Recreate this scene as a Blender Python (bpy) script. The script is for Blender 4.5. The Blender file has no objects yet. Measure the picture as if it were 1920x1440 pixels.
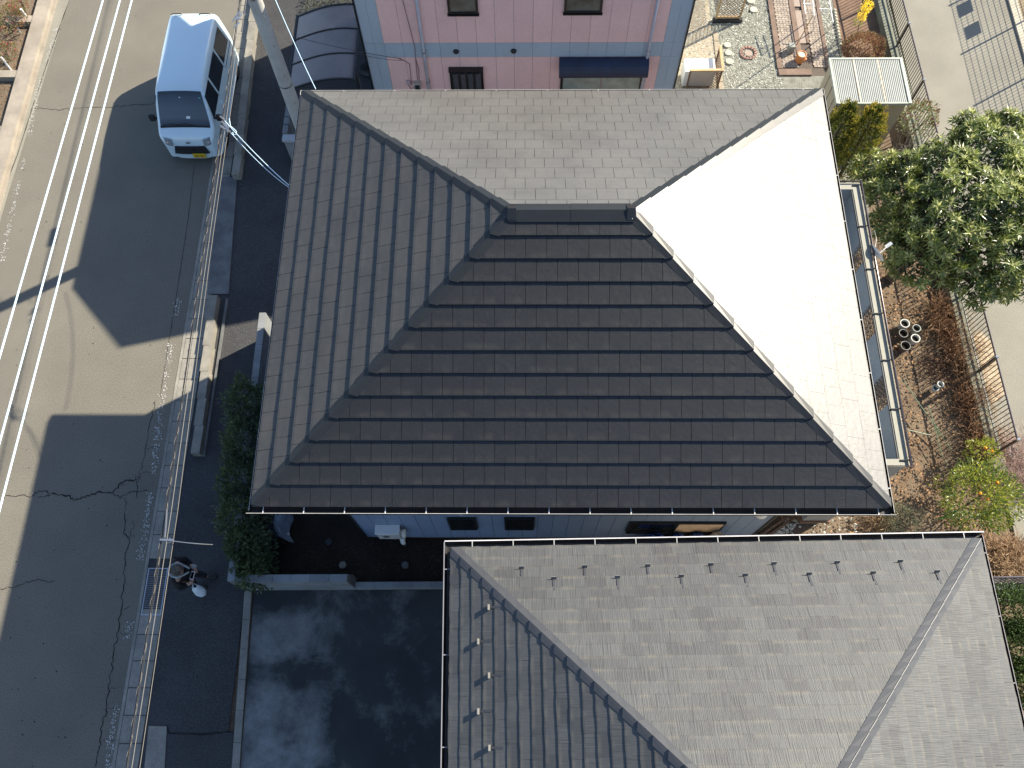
import bpy, math, random
import numpy as np
from mathutils import Vector, Matrix, noise as mnoise
R = math.radians
rnd = random.Random(7)
C = bpy.context.scene.collection
SC = bpy.context.scene

# ------------------------------------------------------------------ camera
CT, CR, CY = .3858, -.0271, .0302
c, s = math.cos, math.sin
CAMM = (Matrix(((c(CY), -s(CY), 0), (s(CY), c(CY), 0), (0, 0, 1))) @
        Matrix(((1, 0, 0), (0, c(CT), -s(CT)), (0, s(CT), c(CT)))) @
        Matrix(((c(CR), -s(CR), 0), (s(CR), c(CR), 0), (0, 0, 1))))
CAMP = Vector((3.9856, -3.038, 18.5013))
FPX = 1590.5
cd = bpy.data.cameras.new('camera'); cam = bpy.data.objects.new('camera', cd); C.objects.link(cam)
cam.matrix_world = Matrix.Translation(CAMP) @ CAMM.to_4x4()
cd.sensor_width = 36; cd.lens = FPX / 1920 * 36; cd.clip_end = 400; cd.clip_start = .05
SC.camera = cam

def A(px, py, z=0.):
    """photo pixel -> point of the place at height z"""
    d = CAMM @ Vector(((px - 960) / FPX, -(py - 720) / FPX, -1))
    return CAMP + d * ((z - CAMP.z) / d.z)
def PX(v):
    q = CAMM.transposed() @ (Vector(v) - CAMP)
    if q.z > -.1: return (-9999, -9999)
    return (960 + FPX * q.x / -q.z, 720 - FPX * q.y / -q.z)

# ------------------------------------------------------------------ light
SUN_EL, SUN_AZ = R(37.4), R(30.6)        # azimuth counted from +X towards +Y
sd = Vector((c(SUN_EL) * c(SUN_AZ), c(SUN_EL) * s(SUN_AZ), s(SUN_EL)))
w = bpy.data.worlds.new('World'); SC.world = w; w.use_nodes = True
nt = w.node_tree; nt.nodes.clear()
sky = nt.nodes.new('ShaderNodeTexSky'); sky.sky_type = 'NISHITA'; sky.sun_disc = False
sky.sun_elevation = SUN_EL; sky.sun_rotation = math.pi / 2 - SUN_AZ
sky.air_density = 1.0; sky.dust_density = .8; sky.ozone_density = 2.4
bg = nt.nodes.new('ShaderNodeBackground'); bg.inputs[1].default_value = .095
wo = nt.nodes.new('ShaderNodeOutputWorld')
nt.links.new(sky.outputs[0], bg.inputs[0]); nt.links.new(bg.outputs[0], wo.inputs[0])
ld = bpy.data.lights.new('sun', 'SUN'); ld.energy = 4.8; ld.angle = R(.55); ld.color = (1, .91, .745)
sun = bpy.data.objects.new('sun', ld); C.objects.link(sun)
sun.rotation_euler = (-sd).to_track_quat('-Z', 'Y').to_euler(); sun.location = (20, 12, 30)
SC.view_settings.view_transform = 'Standard'; SC.view_settings.look = 'None'
SC.view_settings.exposure = 1.25; SC.view_settings.gamma = 1.0
try: SC.view_settings.use_curve_mapping = False
except Exception: pass
SC.cycles.max_bounces = 6

# ------------------------------------------------------------------ materials
MATS = {}
def mat(name, col, rough=.7, var=.12, scale=3., fine=60., fvar=.10, bump=0., spec=.5, metal=0., col2=None,
        rv=0., sheen=0., coat=0., alpha=1., trans=0., emit=None, speck=0., spcol=(.8, .8, .78), detail=4):
    if name in MATS: return MATS[name]
    m = bpy.data.materials.new(name); m.use_nodes = True; MATS[name] = m
    N, L = m.node_tree.nodes, m.node_tree.links
    b = N['Principled BSDF']
    geo = N.new('ShaderNodeNewGeometry')
    def noise(sc, det=4, ro=.6):
        n = N.new('ShaderNodeTexNoise'); n.inputs['Scale'].default_value = sc; n.inputs['Detail'].default_value = det
        n.inputs['Roughness'].default_value = ro; L.new(geo.outputs['Position'], n.inputs['Vector']); return n.outputs['Fac']
    def mix(f, a, bb, mode='MIX'):
        n = N.new('ShaderNodeMix'); n.data_type = 'RGBA'; n.blend_type = mode
        for sock, v in ((n.inputs[0], f), (n.inputs[6], a), (n.inputs[7], bb)):
            if hasattr(v, 'is_output'): L.new(v, sock)
            else: sock.default_value = v if isinstance(v, float) else (*v[:3], 1)
        return n.outputs[2]
    def math_(op, a, bb=0., cc=0.):
        n = N.new('ShaderNodeMath'); n.operation = op
        for i, v in enumerate((a, bb, cc)):
            if hasattr(v, 'is_output'): L.new(v, n.inputs[i])
            else: n.inputs[i].default_value = v
        return n.outputs[0]
    def ramp(v, lo, hi, a=0., bb=1.):
        n = N.new('ShaderNodeMapRange'); n.inputs[1].default_value = lo; n.inputs[2].default_value = hi
        n.inputs[3].default_value = a; n.inputs[4].default_value = bb; L.new(v, n.inputs[0]); return n.outputs[0]
    big = ramp(noise(scale, detail), .32, .68)
    if col2 is not None: base = mix(big, col, col2)
    else: base = mix(big, tuple(v * (1 - var) for v in col), tuple(v * (1 + var) for v in col))
    if fvar:
        f = ramp(noise(fine, 3, .7), .3, .7, 1 - fvar, 1 + fvar)
        vm = N.new('ShaderNodeVectorMath'); vm.operation = 'SCALE'; L.new(base, vm.inputs[0]); L.new(f, vm.inputs[3]); base = vm.outputs[0]
    if rv:
        oi = N.new('ShaderNodeObjectInfo')
        r_ = math_('FRACT', math_('ADD', math_('MULTIPLY', oi.outputs['Random'], 7.13), geo.outputs['Random Per Island']))
        vm = N.new('ShaderNodeVectorMath'); vm.operation = 'SCALE'; L.new(base, vm.inputs[0]); L.new(ramp(r_, 0, 1, 1 - rv, 1 + rv), vm.inputs[3]); base = vm.outputs[0]
    if speck:
        sp = ramp(noise(fine * 1.7, 2, .5), .74 - speck, .78 - speck)
        base = mix(sp, base, spcol)
    L.new(base, b.inputs['Base Color'])
    b.inputs['Roughness'].default_value = rough; b.inputs['Specular IOR Level'].default_value = spec
    b.inputs['Metallic'].default_value = metal
    if sheen: b.inputs['Sheen Weight'].default_value = sheen; b.inputs['Sheen Roughness'].default_value = .5
    if coat: b.inputs['Coat Weight'].default_value = coat; b.inputs['Coat Roughness'].default_value = .06
    if trans: b.inputs['Transmission Weight'].default_value = trans
    b.inputs['Alpha'].default_value = alpha
    if emit: b.inputs['Emission Color'].default_value = (*emit, 1); b.inputs['Emission Strength'].default_value = 1
    if bump:
        bp = N.new('ShaderNodeBump'); bp.inputs['Strength'].default_value = bump; bp.inputs['Distance'].default_value = .01
        L.new(noise(fine, 3), bp.inputs['Height']); L.new(bp.outputs[0], b.inputs['Normal'])
    m['h'] = 1
    m_tools[name] = (N, L, b, geo, noise, mix, math_, ramp, base)
    return m
m_tools = {}

def leafmat(name, c1, c2, rough=.4, tr=.3, spec=.5):
    if name in MATS: return MATS[name]
    m = mat(name, c1, rough, col2=c2, scale=1.3, fvar=.0, rv=.38, spec=spec)
    N, L, b, geo, noise, mix, math_, ramp, base = m_tools[name]
    t = N.new('ShaderNodeBsdfTranslucent'); L.new(mix(.5, base, tuple(v * 1.6 for v in c2)), t.inputs[0])
    ms = N.new('ShaderNodeMixShader'); ms.inputs[0].default_value = tr
    L.new(b.outputs[0], ms.inputs[1]); L.new(t.outputs[0], ms.inputs[2])
    L.new(ms.outputs[0], N['Material Output'].inputs[0])
    return m

# ------------------------------------------------------------------ mesh tools
WORLD = {}
class MB:
    def __init__(self): self.v = []; self.f = []; self.uv = None; self.mi = []
    def add(self, vs, fs, mi=0):
        o = len(self.v); self.v += [tuple(p) for p in vs]; self.f += [tuple(i + o for i in f) for f in fs]; self.mi += [mi] * len(fs)
        return self
    def box(self, x0, x1, y0, y1, z0, z1, mi=0, rot=0., piv=None):
        vs = [(x0, y0, z0), (x1, y0, z0), (x1, y1, z0), (x0, y1, z0), (x0, y0, z1), (x1, y0, z1), (x1, y1, z1), (x0, y1, z1)]
        if rot:
            px, py = piv or ((x0 + x1) / 2, (y0 + y1) / 2); cc, ss = c(rot), s(rot)
            vs = [(px + (x - px) * cc - (y - py) * ss, py + (x - px) * ss + (y - py) * cc, z) for x, y, z in vs]
        return self.add(vs, [(0, 3, 2, 1), (4, 5, 6, 7), (0, 1, 5, 4), (1, 2, 6, 5), (2, 3, 7, 6), (3, 0, 4, 7)], mi)
    def bar(self, a, b, w_, h_=None, up=(0, 0, 1), mi=0):
        """box along a->b with section w_ x h_"""
        a, b = Vector(a), Vector(b); d = (b - a).normalized(); up = Vector(up)
        if abs(d.dot(up)) > .98: up = Vector((1, 0, 0))
        sx = d.cross(up).normalized() * (w_ / 2); sy = sx.cross(d).normalized() * ((h_ or w_) / 2)
        vs = [a - sx - sy, a + sx - sy, a + sx + sy, a - sx + sy, b - sx - sy, b + sx - sy, b + sx + sy, b - sx + sy]
        return self.add(vs, [(0, 1, 2, 3), (7, 6, 5, 4), (1, 0, 4, 5), (2, 1, 5, 6), (3, 2, 6, 7), (0, 3, 7, 4)], mi)
    def tube(self, pts, r, n=6, caps=True, mi=0):
        pts = [Vector(p) for p in pts]; rs = r if isinstance(r, (list, tuple)) else [r] * len(pts)
        base = len(self.v); ref = None
        for i, p in enumerate(pts):
            d = (pts[min(i + 1, len(pts) - 1)] - pts[max(i - 1, 0)]).normalized()
            if ref is None: ref = Vector((0, 0, 1)) if abs(d.z) < .9 else Vector((1, 0, 0))
            x = d.cross(ref).normalized(); y = x.cross(d); ref = y if abs(d.dot(Vector((0, 0, 1)))) > .9 else Vector((0, 0, 1)) if abs(d.z) < .9 else y
            for k in range(n):
                t = 2 * math.pi * k / n; self.v.append(tuple(p + (x * c(t) + y * s(t)) * rs[i]))
        for i in range(len(pts) - 1):
            for k in range(n):
                a = base + i * n + k; b = base + i * n + (k + 1) % n
                self.f.append((a, b, b + n, a + n)); self.mi.append(mi)
        if caps:
            self.f.append(tuple(base + k for k in reversed(range(n)))); self.f.append(tuple(base + (len(pts) - 1) * n + k for k in range(n))); self.mi += [mi, mi]
        return self
    def lathe(self, cx, cy, prof, n=16, mi=0, axis='z', capb=True, capt=True):
        base = len(self.v)
        for r, z in prof:
            for k in range(n):
                t = 2 * math.pi * k / n
                if axis == 'z': self.v.append((cx + r * c(t), cy + r * s(t), z))
        for i in range(len(prof) - 1):
            for k in range(n):
                a = base + i * n + k; b = base + i * n + (k + 1) % n
                self.f.append((a, b, b + n, a + n)); self.mi.append(mi)
        if capb: self.f.append(tuple(base + k for k in reversed(range(n)))); self.mi.append(mi)
        if capt: self.f.append(tuple(base + (len(prof) - 1) * n + k for k in range(n))); self.mi.append(mi)
        return self
    def poly(self, pts, z=None, mi=0):
        return self.add([(p[0], p[1], z if z is not None else p[2]) for p in pts], [tuple(range(len(pts)))], mi)
    def prism(self, pts, z0, z1, mi=0):
        n = len(pts)
        vs = [(p[0], p[1], z0) for p in pts] + [(p[0], p[1], z1) for p in pts]
        ar = sum(pts[i][0] * pts[(i + 1) % n][1] - pts[(i + 1) % n][0] * pts[i][1] for i in range(n))
        if ar < 0: vs = vs[:n][::-1] + vs[n:][::-1]
        return self.add(vs, [tuple(reversed(range(n))), tuple(range(n, 2 * n))] + [(i, (i + 1) % n, n + (i + 1) % n, n + i) for i in range(n)], mi)
    def build(self, name, m, parent=None, origin=None, smooth=False, stuff=False, bevel=0., uv=None):
        co = np.array(self.v, dtype=np.float64)
        if origin is None:
            lo, hi = co.min(0), co.max(0); origin = ((lo[0] + hi[0]) / 2, (lo[1] + hi[1]) / 2, lo[2])
        o3 = np.array(origin, dtype=float)
        me = bpy.data.meshes.new(name); me.from_pydata([tuple(p) for p in (co - o3)], [], self.f); me.update()
        ms = m if isinstance(m, (list, tuple)) else [m]
        for x in ms: me.materials.append(x)
        if len(ms) > 1: me.polygons.foreach_set('material_index', self.mi)
        if smooth: me.polygons.foreach_set('use_smooth', [True] * len(me.polygons))
        if uv is not None:
            l = me.uv_layers.new(name='UVMap'); l.data.foreach_set('uv', np.array(uv, dtype=np.float32).ravel())
        o = bpy.data.objects.new(name, me); C.objects.link(o); WORLD[o.name] = Vector(origin)
        if parent is not None: o.parent = parent; o.location = Vector(origin) - WORLD[parent.name]
        else: o.location = origin
        if stuff: o['kind'] = 'stuff'
        if bevel:
            bv = o.modifiers.new('b', 'BEVEL'); bv.width = bevel; bv.segments = 2; bv.limit_method = 'ANGLE'
        return o
def tag(o, label, cat, group=None):
    o['label'] = label; o['category'] = cat
    if group: o['group'] = group
    return o
def thing(name, loc, label, cat, group=None):
    o = bpy.data.objects.new(name, None); C.objects.link(o); o.location = loc; o.empty_display_size = .2
    WORLD[o.name] = Vector(loc); return tag(o, label, cat, group)
def struct(o): o['kind'] = 'structure'; return o
def shift(o, d):
    """copy of a mesh object moved by d (same parent, shared data)"""
    n = o.copy(); C.objects.link(n); n.location = o.location + Vector(d); WORLD[n.name] = WORLD[o.name] + Vector(d); return n
def copy_tree(root, loc, rz=0., label=None):
    r = root.copy(); C.objects.link(r); r.location = loc; r.rotation_euler = (0, 0, rz); WORLD[r.name] = Vector(loc)
    if label: r['label'] = label
    for ch in root.children:
        k = ch.copy(); C.objects.link(k); k.parent = r
        for g in ch.children:
            q = g.copy(); C.objects.link(q); q.parent = k
    return r

# ------------------------------------------------------------------ palette
M_asph = mat('asphalt', (.150, .139, .115), .9, .09, .55, 42, .34, .35, spec=.25, speck=.055, spcol=(.30, .29, .27))
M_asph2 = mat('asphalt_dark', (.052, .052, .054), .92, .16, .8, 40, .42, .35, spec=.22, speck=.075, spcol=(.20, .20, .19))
M_asph3 = mat('asphalt_worn', (.225, .212, .175), .9, .10, .7, 42, .22, .35, spec=.25, speck=.04, spcol=(.34, .33, .30))
M_conc = mat('concrete', (.24, .225, .195), .85, .18, 2.5, 45, .22, .3, spec=.3)
M_conc_d = mat('concrete_dark', (.13, .135, .135), .88, .25, 2.5, 90, .15, .3, spec=.3)
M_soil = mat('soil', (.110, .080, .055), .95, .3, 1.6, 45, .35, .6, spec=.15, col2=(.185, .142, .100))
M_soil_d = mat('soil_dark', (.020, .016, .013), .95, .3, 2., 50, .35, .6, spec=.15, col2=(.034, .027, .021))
M_paint = mat('road_paint', (.55, .55, .53), .7, .15, 30, fvar=.2)
M_crack = mat('crack', (.028, .027, .026), .95, spec=.1)
M_black = mat('black_plastic', (.010, .011, .012), .45)
M_dark = mat('dark_metal', (.022, .024, .027), .45, spec=.5)
M_white = mat('white_paint', (.74, .74, .72), .45, .05)
M_wood = mat('wood', (.16, .085, .045), .7, .25, 6, 80, .2)
M_woodl = mat('wood_light', (.42, .29, .15), .65, .2, 6, 80, .2)
M_gl = mat('glass_dark', (.012, .016, .018), .06, .2, 2, fvar=0, spec=.7, coat=.6)
M_galv = mat('galvanised', (.50, .51, .52), .3, .08, fvar=.05, metal=.9)
# ------------------------------------------------------------------ hipped roofs
def clip(poly, f):
    out = []
    for i in range(len(poly)):
        a, b = poly[i], poly[(i + 1) % len(poly)]; fa, fb = f(a), f(b)
        if fa >= 0: out.append(a)
        if (fa > 0) != (fb > 0) and abs(fa - fb) > 1e-9:
            t = fa / (fa - fb); out.append((a[0] + (b[0] - a[0]) * t, a[1] + (b[1] - a[1]) * t))
    return out
class Face:
    def __init__(s_, pc, u, L, k, E, maxb):
        s_.pc = Vector(pc); s_.u = Vector((*u, 0)); s_.v = Vector((-u[1], u[0], 0)); s_.L = L; s_.k = k; s_.E = E; s_.mb = maxb
        s_.n = (Vector((0, 0, 1)) - s_.v * k).normalized()
    def P(s_, a, b, h=0.):
        p = s_.pc.to_3d() + s_.u * a + s_.v * b; p.z = s_.E + s_.k * b
        return p + s_.n * h
def tile_pieces(F, rows, ep, tw, off, hlow, hup, gap=.003, jit=.0, rr=None, over=1.18):
    out = []
    for r in range(rows):
        b0 = r * ep; b1 = min(b0 + ep * over, F.mb)
        a = -(off[r % len(off)]) * tw
        while a < F.L:
            q = [(a + gap, b0), (a + tw - gap, b0), (a + tw - gap, b1), (a + gap, b1)]
            full = q
            q = clip(q, lambda p: p[0] - p[1]); q = clip(q, lambda p: F.L - p[1] - p[0]) if q else q
            a += tw
            if len(q) < 3: continue
            area = abs(sum(q[i][0] * q[(i + 1) % len(q)][1] - q[(i + 1) % len(q)][0] * q[i][1] for i in range(len(q)))) / 2
            if area < .0015: continue
            out.append((r, q, area, abs(area - (tw - 2 * gap) * (b1 - b0)) < 1e-6))
    return out
def tile_mesh(mb, F, r, q, ep, hlow, hup, dj=0., wav=0.):
    b0 = r * ep; H = lambda b: hlow + (hup - hlow) * (b - b0) / ep + dj
    n = len(q); top = [F.P(a, b, H(b)) for a, b in q]; bot = [F.P(a, b, -.004 if b <= b0 + 1e-6 else H(b) - .018) for a, b in q]
    if wav:
        # uneven, slightly chipped lower edge
        q2 = []
        for i in range(n):
            a_, b_ = q[i], q[(i + 1) % n]; q2.append(a_)
            if abs(a_[1] - b0) < 1e-6 and abs(b_[1] - b0) < 1e-6:
                m_ = max(2, int(abs(b_[0] - a_[0]) / .09))
                for j in range(1, m_):
                    t = j / m_; q2.append((a_[0] + (b_[0] - a_[0]) * t, b0 + 1e-7 + rnd.uniform(-wav, wav * .3)))
        q = q2; n = len(q); top = [F.P(a, b, H(max(b, b0))) for a, b in q]
        bot = [F.P(a, b, -.004 if b <= b0 + .01 else H(b) - .018) for a, b in q]
    fs = [tuple(range(n))] + [(n + i, n + (i + 1) % n, (i + 1) % n, i) for i in range(n)]
    mb.add(top + bot, fs)
def lay_tiles(F, rows, ep, tw, off, hlow, hup, m, parent, limit, stuffmb, name='roof_tile', wav=0., gap=.003):
    """tiles as single objects up to limit, the rest go to stuffmb"""
    protos = {}; n_ = 0
    for r, q, area, full in tile_pieces(F, rows, ep, tw, off, hlow, hup, gap=gap):
        ctr = F.P(sum(p[0] for p in q) / len(q), sum(p[1] for p in q) / len(q)); x, y = PX(ctr)
        seen = -20 < x < 1940 and -20 < y < 1460 and area > .004
        if limit[0] > 0 and seen:
            limit[0] -= 1; n_ += 1
            if full and not wav:
                base = F.P(q[0][0], q[0][1])
                if 'f' not in protos:
                    mb = MB(); tile_mesh(mb, F, r, q, ep, hlow, hup); o = mb.build(name, m, parent); protos['f'] = (o, base, r)
                    continue
                o, b_, r_ = protos['f']; shift(o, base - b_ + F.n * rnd.uniform(-.0015, .002)); continue
            mb = MB(); tile_mesh(mb, F, r, q, ep, hlow, hup, rnd.uniform(-.001, .002), wav); mb.build(name, m, parent)
        else:
            tile_mesh(stuffmb, F, r, q, ep, hlow, hup, rnd.uniform(-.001, .002), 0 if not seen else wav)
    return n_
def hip_caps(FL, FR, rows, ep, wa, hz, m, parent, name='hip_cap', lift=.020, maxr=None, stp=.032):
    """FL.P(a=b) is the hip seen from FL's left side; FR's right side meets it. one folded piece per course"""
    for r in range(rows):
        if maxr and r >= maxr: break
        b0 = max(r * ep - .015, 0); b1 = (r + 1) * ep
        mb = MB(); lo, hi = lift + stp, lift
        apex = []
        for F, side in ((FL, 0), (FR, 1)):
            pt = lambda b, w_, h: F.P(b + w_ if side == 0 else F.L - b - w_, b, h)
            a0, a1 = pt(b0, 0, 0), pt(b1, 0, 0)
            z0 = Vector((0, 0, lo * 1.35)); z1 = Vector((0, 0, hi * 1.35))
            o0, o1 = pt(b0, wa, lo), pt(b1, wa, hi); k0, k1 = pt(b0, wa, -.002), pt(b1, wa, -.002)
            vs = [a0 + z0, a1 + z1, o1, o0, k0, k1, a0]
            fs = [(0, 3, 2, 1), (3, 4, 5, 2), (0, 6, 4, 3)]
            if side: fs = [tuple(reversed(f)) for f in fs]
            mb.add(vs, fs)
        mb.build(name, m, parent)
def ridge_caps(FS, FN, x0a, x1a, npc, wa, m, parent, lift=.055):
    for i in range(npc):
        a0 = x0a + (x1a - x0a) * i / npc - .01; a1 = x0a + (x1a - x0a) * (i + 1) / npc; l = lift + (.004 if i % 2 else 0)
        mb = MB()
        T = FS.mb
        for F, sgn in ((FS, 0), (FN, 1)):
            g = lambda a, b, h: F.P(a if sgn == 0 else F.L - a, b, h)
            A0, A1 = g(a0, T, 0) + Vector((0, 0, l * 1.1)), g(a1, T, 0) + Vector((0, 0, l * 1.1))
            B0, B1, K0, K1 = g(a0, T - wa, l), g(a1, T - wa, l), g(a0, T - wa, -.002), g(a1, T - wa, -.002)
            fs = [(0, 2, 3, 1), (2, 4, 5, 3), (0, 6, 4, 2), (1, 3, 5, 7)]
            if sgn: fs = [tuple(reversed(f)) for f in fs]
            mb.add([A0, A1, B0, B1, K0, K1, g(a0, T, 0), g(a1, T, 0)], fs)
        mb.build('ridge_cap', m, parent)
def gutter(F, parent, m_in, m_rim, w_=.12, rim=.009, zoff=-.035, spacing=.64, first=.35, mbr=None, ext=.0, inn=.0):
    """open trough along the eave of F; rim is the bright outer lip; brackets across"""
    a0, a1 = -ext, F.L + ext; z = F.E + zoff
    def q(a, o, zz): p = F.P(a, 0); return Vector((p.x, p.y, 0)) - F.v * o + Vector((0, 0, zz))
    prof = [(-.02, z + .005), (.0, z - .06), (w_ * .3, z - .085), (w_ * .7, z - .085), (w_, z - .05), (w_, z)]
    mb = MB(); vs = []
    for o_, zz in prof: vs += [q(a0 if o_ < .02 else -ext - o_ * (1 if ext == 0 else 0), o_, zz), q(a1 + (o_ if ext == 0 else 0), o_, zz)]
    th = .006; prof2 = [(o_ + (th if i > 2 else 0), zz - (th if 0 < i < 5 else 0)) for i, (o_, zz) in enumerate(prof)]
    for o_, zz in prof2: vs += [q(a0 - o_, o_, zz), q(a1 + o_, o_, zz)]
    n = len(prof); fs = []
    for i in range(n - 1):
        fs.append((2 * i, 2 * i + 2, 2 * i + 3, 2 * i + 1)); j = 2 * n + 2 * i; fs.append((j, j + 1, j + 3, j + 2))
    mb.add(vs, fs)
    g = mb.build('gutter', m_in, parent)
    r_ = MB(); r_.bar(q(a0 - w_, w_ + rim / 2, z + .004), q(a1 + w_, w_ + rim / 2, z + .004), rim, .014); r_.build('gutter_rim', m_rim, g)
    a = first; pr = None
    while a < F.L - .05:
        if pr is None:
            b = MB(); b.bar(q(a, -.005, z + .002), q(a, w_, z + .006), .014, .006); pr = (b.build('gutter_bracket', mbr or m_rim, g), a)
        else: shift(pr[0], F.u * (a - pr[1]))
        a += spacing
    return g
def slate_mat(name, F, ep, col, dark, moss, cw=.152, groove=.0, gscale=150., rough=.6, spec=.5, mossk=.5, cellv=.14, sheen=0., brown=None, tw=.3, rv=.06, ior=1.5, slope_light=0., grime=0., gloss_var=.0, specs=.02):
    m = mat(name, col, rough, .08, 1.2, 110, .10, 0., spec=spec, rv=rv, sheen=sheen, speck=specs, spcol=(.5, .5, .5))
    N, L, b, geo, noise, mix, math_, ramp, base = m_tools[name]
    b.inputs['IOR'].default_value = ior
    def dot(vec, off):
        n = N.new('ShaderNodeVectorMath'); n.operation = 'DOT_PRODUCT'; L.new(geo.outputs['Position'], n.inputs[0]); n.inputs[1].default_value = vec
        return math_('SUBTRACT', n.outputs['Value'], off)
    pc = F.pc.to_3d(); a = dot(F.u, F.u.dot(pc)); bb = dot(F.v, F.v.dot(pc))
    row = math_('FLOOR', math_('DIVIDE', math_('ADD', bb, .004), ep)); fr = math_('FRACT', math_('DIVIDE', math_('ADD', bb, .004), ep))
    cell = math_('FLOOR', math_('DIVIDE', math_('ADD', a, math_('MULTIPLY', row, .37)), cw))
    wn = N.new('ShaderNodeTexWhiteNoise'); wn.noise_dimensions = '2D'; cv = N.new('ShaderNodeCombineXYZ'); L.new(cell, cv.inputs[0]); L.new(row, cv.inputs[1]); L.new(cv.outputs[0], wn.inputs['Vector'])
    t = math_('POWER', wn.outputs[0], 2.); col_ = mix(math_('MULTIPLY', t, cellv * 3), base, dark)
    def nz(sa, sb, sc=1., det=2):
        n = N.new('ShaderNodeTexNoise'); n.inputs['Scale'].default_value = sc; n.inputs['Detail'].default_value = det
        cv2 = N.new('ShaderNodeCombineXYZ'); L.new(math_('MULTIPLY', a, sa), cv2.inputs[0]); L.new(math_('MULTIPLY', bb, sb), cv2.inputs[1]); L.new(cv2.outputs[0], n.inputs['Vector']); return n.outputs['Fac']
    if groove:
        g = ramp(nz(gscale, 3.), .35, .65); col_ = mix(math_('MULTIPLY', g, groove), col_, tuple(v * .45 for v in col))
        bp = N.new('ShaderNodeBump'); bp.inputs['Strength'].default_value = .35; bp.inputs['Distance'].default_value = .004; L.new(g, bp.inputs['Height']); bp.invert = True
        L.new(bp.outputs[0], b.inputs['Normal'])
    else:
        bp = N.new('ShaderNodeBump'); bp.inputs['Strength'].default_value = .5; bp.inputs['Distance'].default_value = .006; L.new(nz(14., 14., 1., 4), bp.inputs['Height'])
        L.new(bp.outputs[0], b.inputs['Normal'])
    if mossk:
        edge = math_('MAXIMUM', ramp(fr, .0, .34, 1, 0), ramp(fr, .86, 1., 0, .5)); patch = ramp(nz(5., 3.), .42, .66)
        col_ = mix(math_('MULTIPLY', math_('MULTIPLY', edge, patch), mossk), col_, moss)
    if brown:
        col_ = mix(math_('MULTIPLY', ramp(nz(1.3, 2.2, 1., 5), .50, .72), brown[3]), col_, brown[:3])
    if slope_light:      # mottled pale tone, painting sunlight and sky glare into the slope's colour
        light_mask = ramp(math_('ADD', math_('MULTIPLY', nz(.9, 1.4, 1., 5), .7), math_('MULTIPLY', nz(5., 7., 1., 3), .3)), .34, .60, .75, 1.); col_ = mix(math_('MULTIPLY', light_mask, slope_light), col_, (.172, .166, .155))
    if grime: col_ = mix(math_('MULTIPLY', math_('MAXIMUM', ramp(fr, .0, .07, 1, 0), ramp(fr, .96, 1., 0, .6)), grime), col_, (.012, .012, .012))
    L.new(col_, b.inputs['Base Color'])
    return m

# ================================================================== the house in the middle
E0, K0, W0, D0 = 6.2, .4993, 9.4, 7.69
NR = 13; EP = D0 / 2 / NR
FS = Face((0, 0), (1, 0), W0, K0, E0, D0 / 2)
FE = Face((W0, 0), (0, 1), D0, K0, E0, D0 / 2)
FN = Face((W0, D0), (-1, 0), W0, K0, E0, D0 / 2)
FW = Face((0, D0), (0, -1), D0, K0, E0, D0 / 2)
house = thing('tiled_house', (4.7, 3.9, 0), 'large two storey house with dark tiled hip roof and blue grey siding in the middle', 'house')
TC, TD = (.0065, .0072, .0080), (.0055, .006, .0065)
tm = {}
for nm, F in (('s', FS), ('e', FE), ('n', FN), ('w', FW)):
    tm[nm] = slate_mat('roof_tile_coat_' + nm, F, EP, TC, TD, (.07, .065, .055), cw=.303, rough=.42, spec=.6, ior=1.5, slope_light={'n': .66, 'w': .27, 'e': .95, 's': .03}[nm], mossk=.25, cellv=.10,  # brighter slopes get a paler coat: their light is painted into the colour
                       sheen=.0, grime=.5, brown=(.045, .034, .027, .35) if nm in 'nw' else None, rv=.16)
M_cap = mat('roof_cap_coat', (.013, .0145, .0165), .38, .10, 3, 70, .1, 0, spec=.45, rv=.08)
M_rim = mat('gutter_lip', (.55, .54, .52), .35, fvar=0)
M_gut = mat('gutter_brown', (.012, .011, .011), .5)
roof = MB()
for F in (FS, FE, FN, FW):
    tri = [F.P(0, 0, -.02), F.P(F.L, 0, -.02), F.P(F.L - F.mb, F.mb, -.02)] + ([F.P(F.mb, F.mb, -.02)] if F.L > D0 + .1 else [])
    if F.L < D0 + .1: tri = [F.P(0, 0, -.02), F.P(F.L, 0, -.02), F.P(F.L / 2, F.mb, -.02)]
    roof.add(tri, [tuple(range(len(tri)))])
roof.box(.02, W0 - .02, .02, D0 - .02, E0 - .17, E0 - .03)
roof_o = roof.build('roof', mat('roof_deck', (.02, .02, .02), .9), house)
lim = [296]; rest = MB()
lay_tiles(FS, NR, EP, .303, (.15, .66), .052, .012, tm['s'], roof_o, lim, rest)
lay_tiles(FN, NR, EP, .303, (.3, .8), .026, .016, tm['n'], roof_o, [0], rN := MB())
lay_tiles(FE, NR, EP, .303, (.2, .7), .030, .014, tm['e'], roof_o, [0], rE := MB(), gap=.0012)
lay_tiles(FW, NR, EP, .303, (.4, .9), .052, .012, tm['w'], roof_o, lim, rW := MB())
for mb_, k_ in ((rN, 'n'), (rE, 'e'), (rW, 'w')): rest.add(mb_.v, mb_.f, 'snew'.index(k_))
if rest.v:
    rest.mi = [i for i in rest.mi]
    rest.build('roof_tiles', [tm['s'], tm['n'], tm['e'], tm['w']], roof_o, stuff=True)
for FL, FR in ((FS, FW), (FE, FS), (FN, FE), (FW, FN)): hip_caps(FL, FR, NR, EP,   .130, 0, M_cap, roof_o)
ridge_caps(FS, FN, D0 / 2 - .04, W0 - D0 / 2 + .04, 2, .13, M_cap, roof_o)
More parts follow.
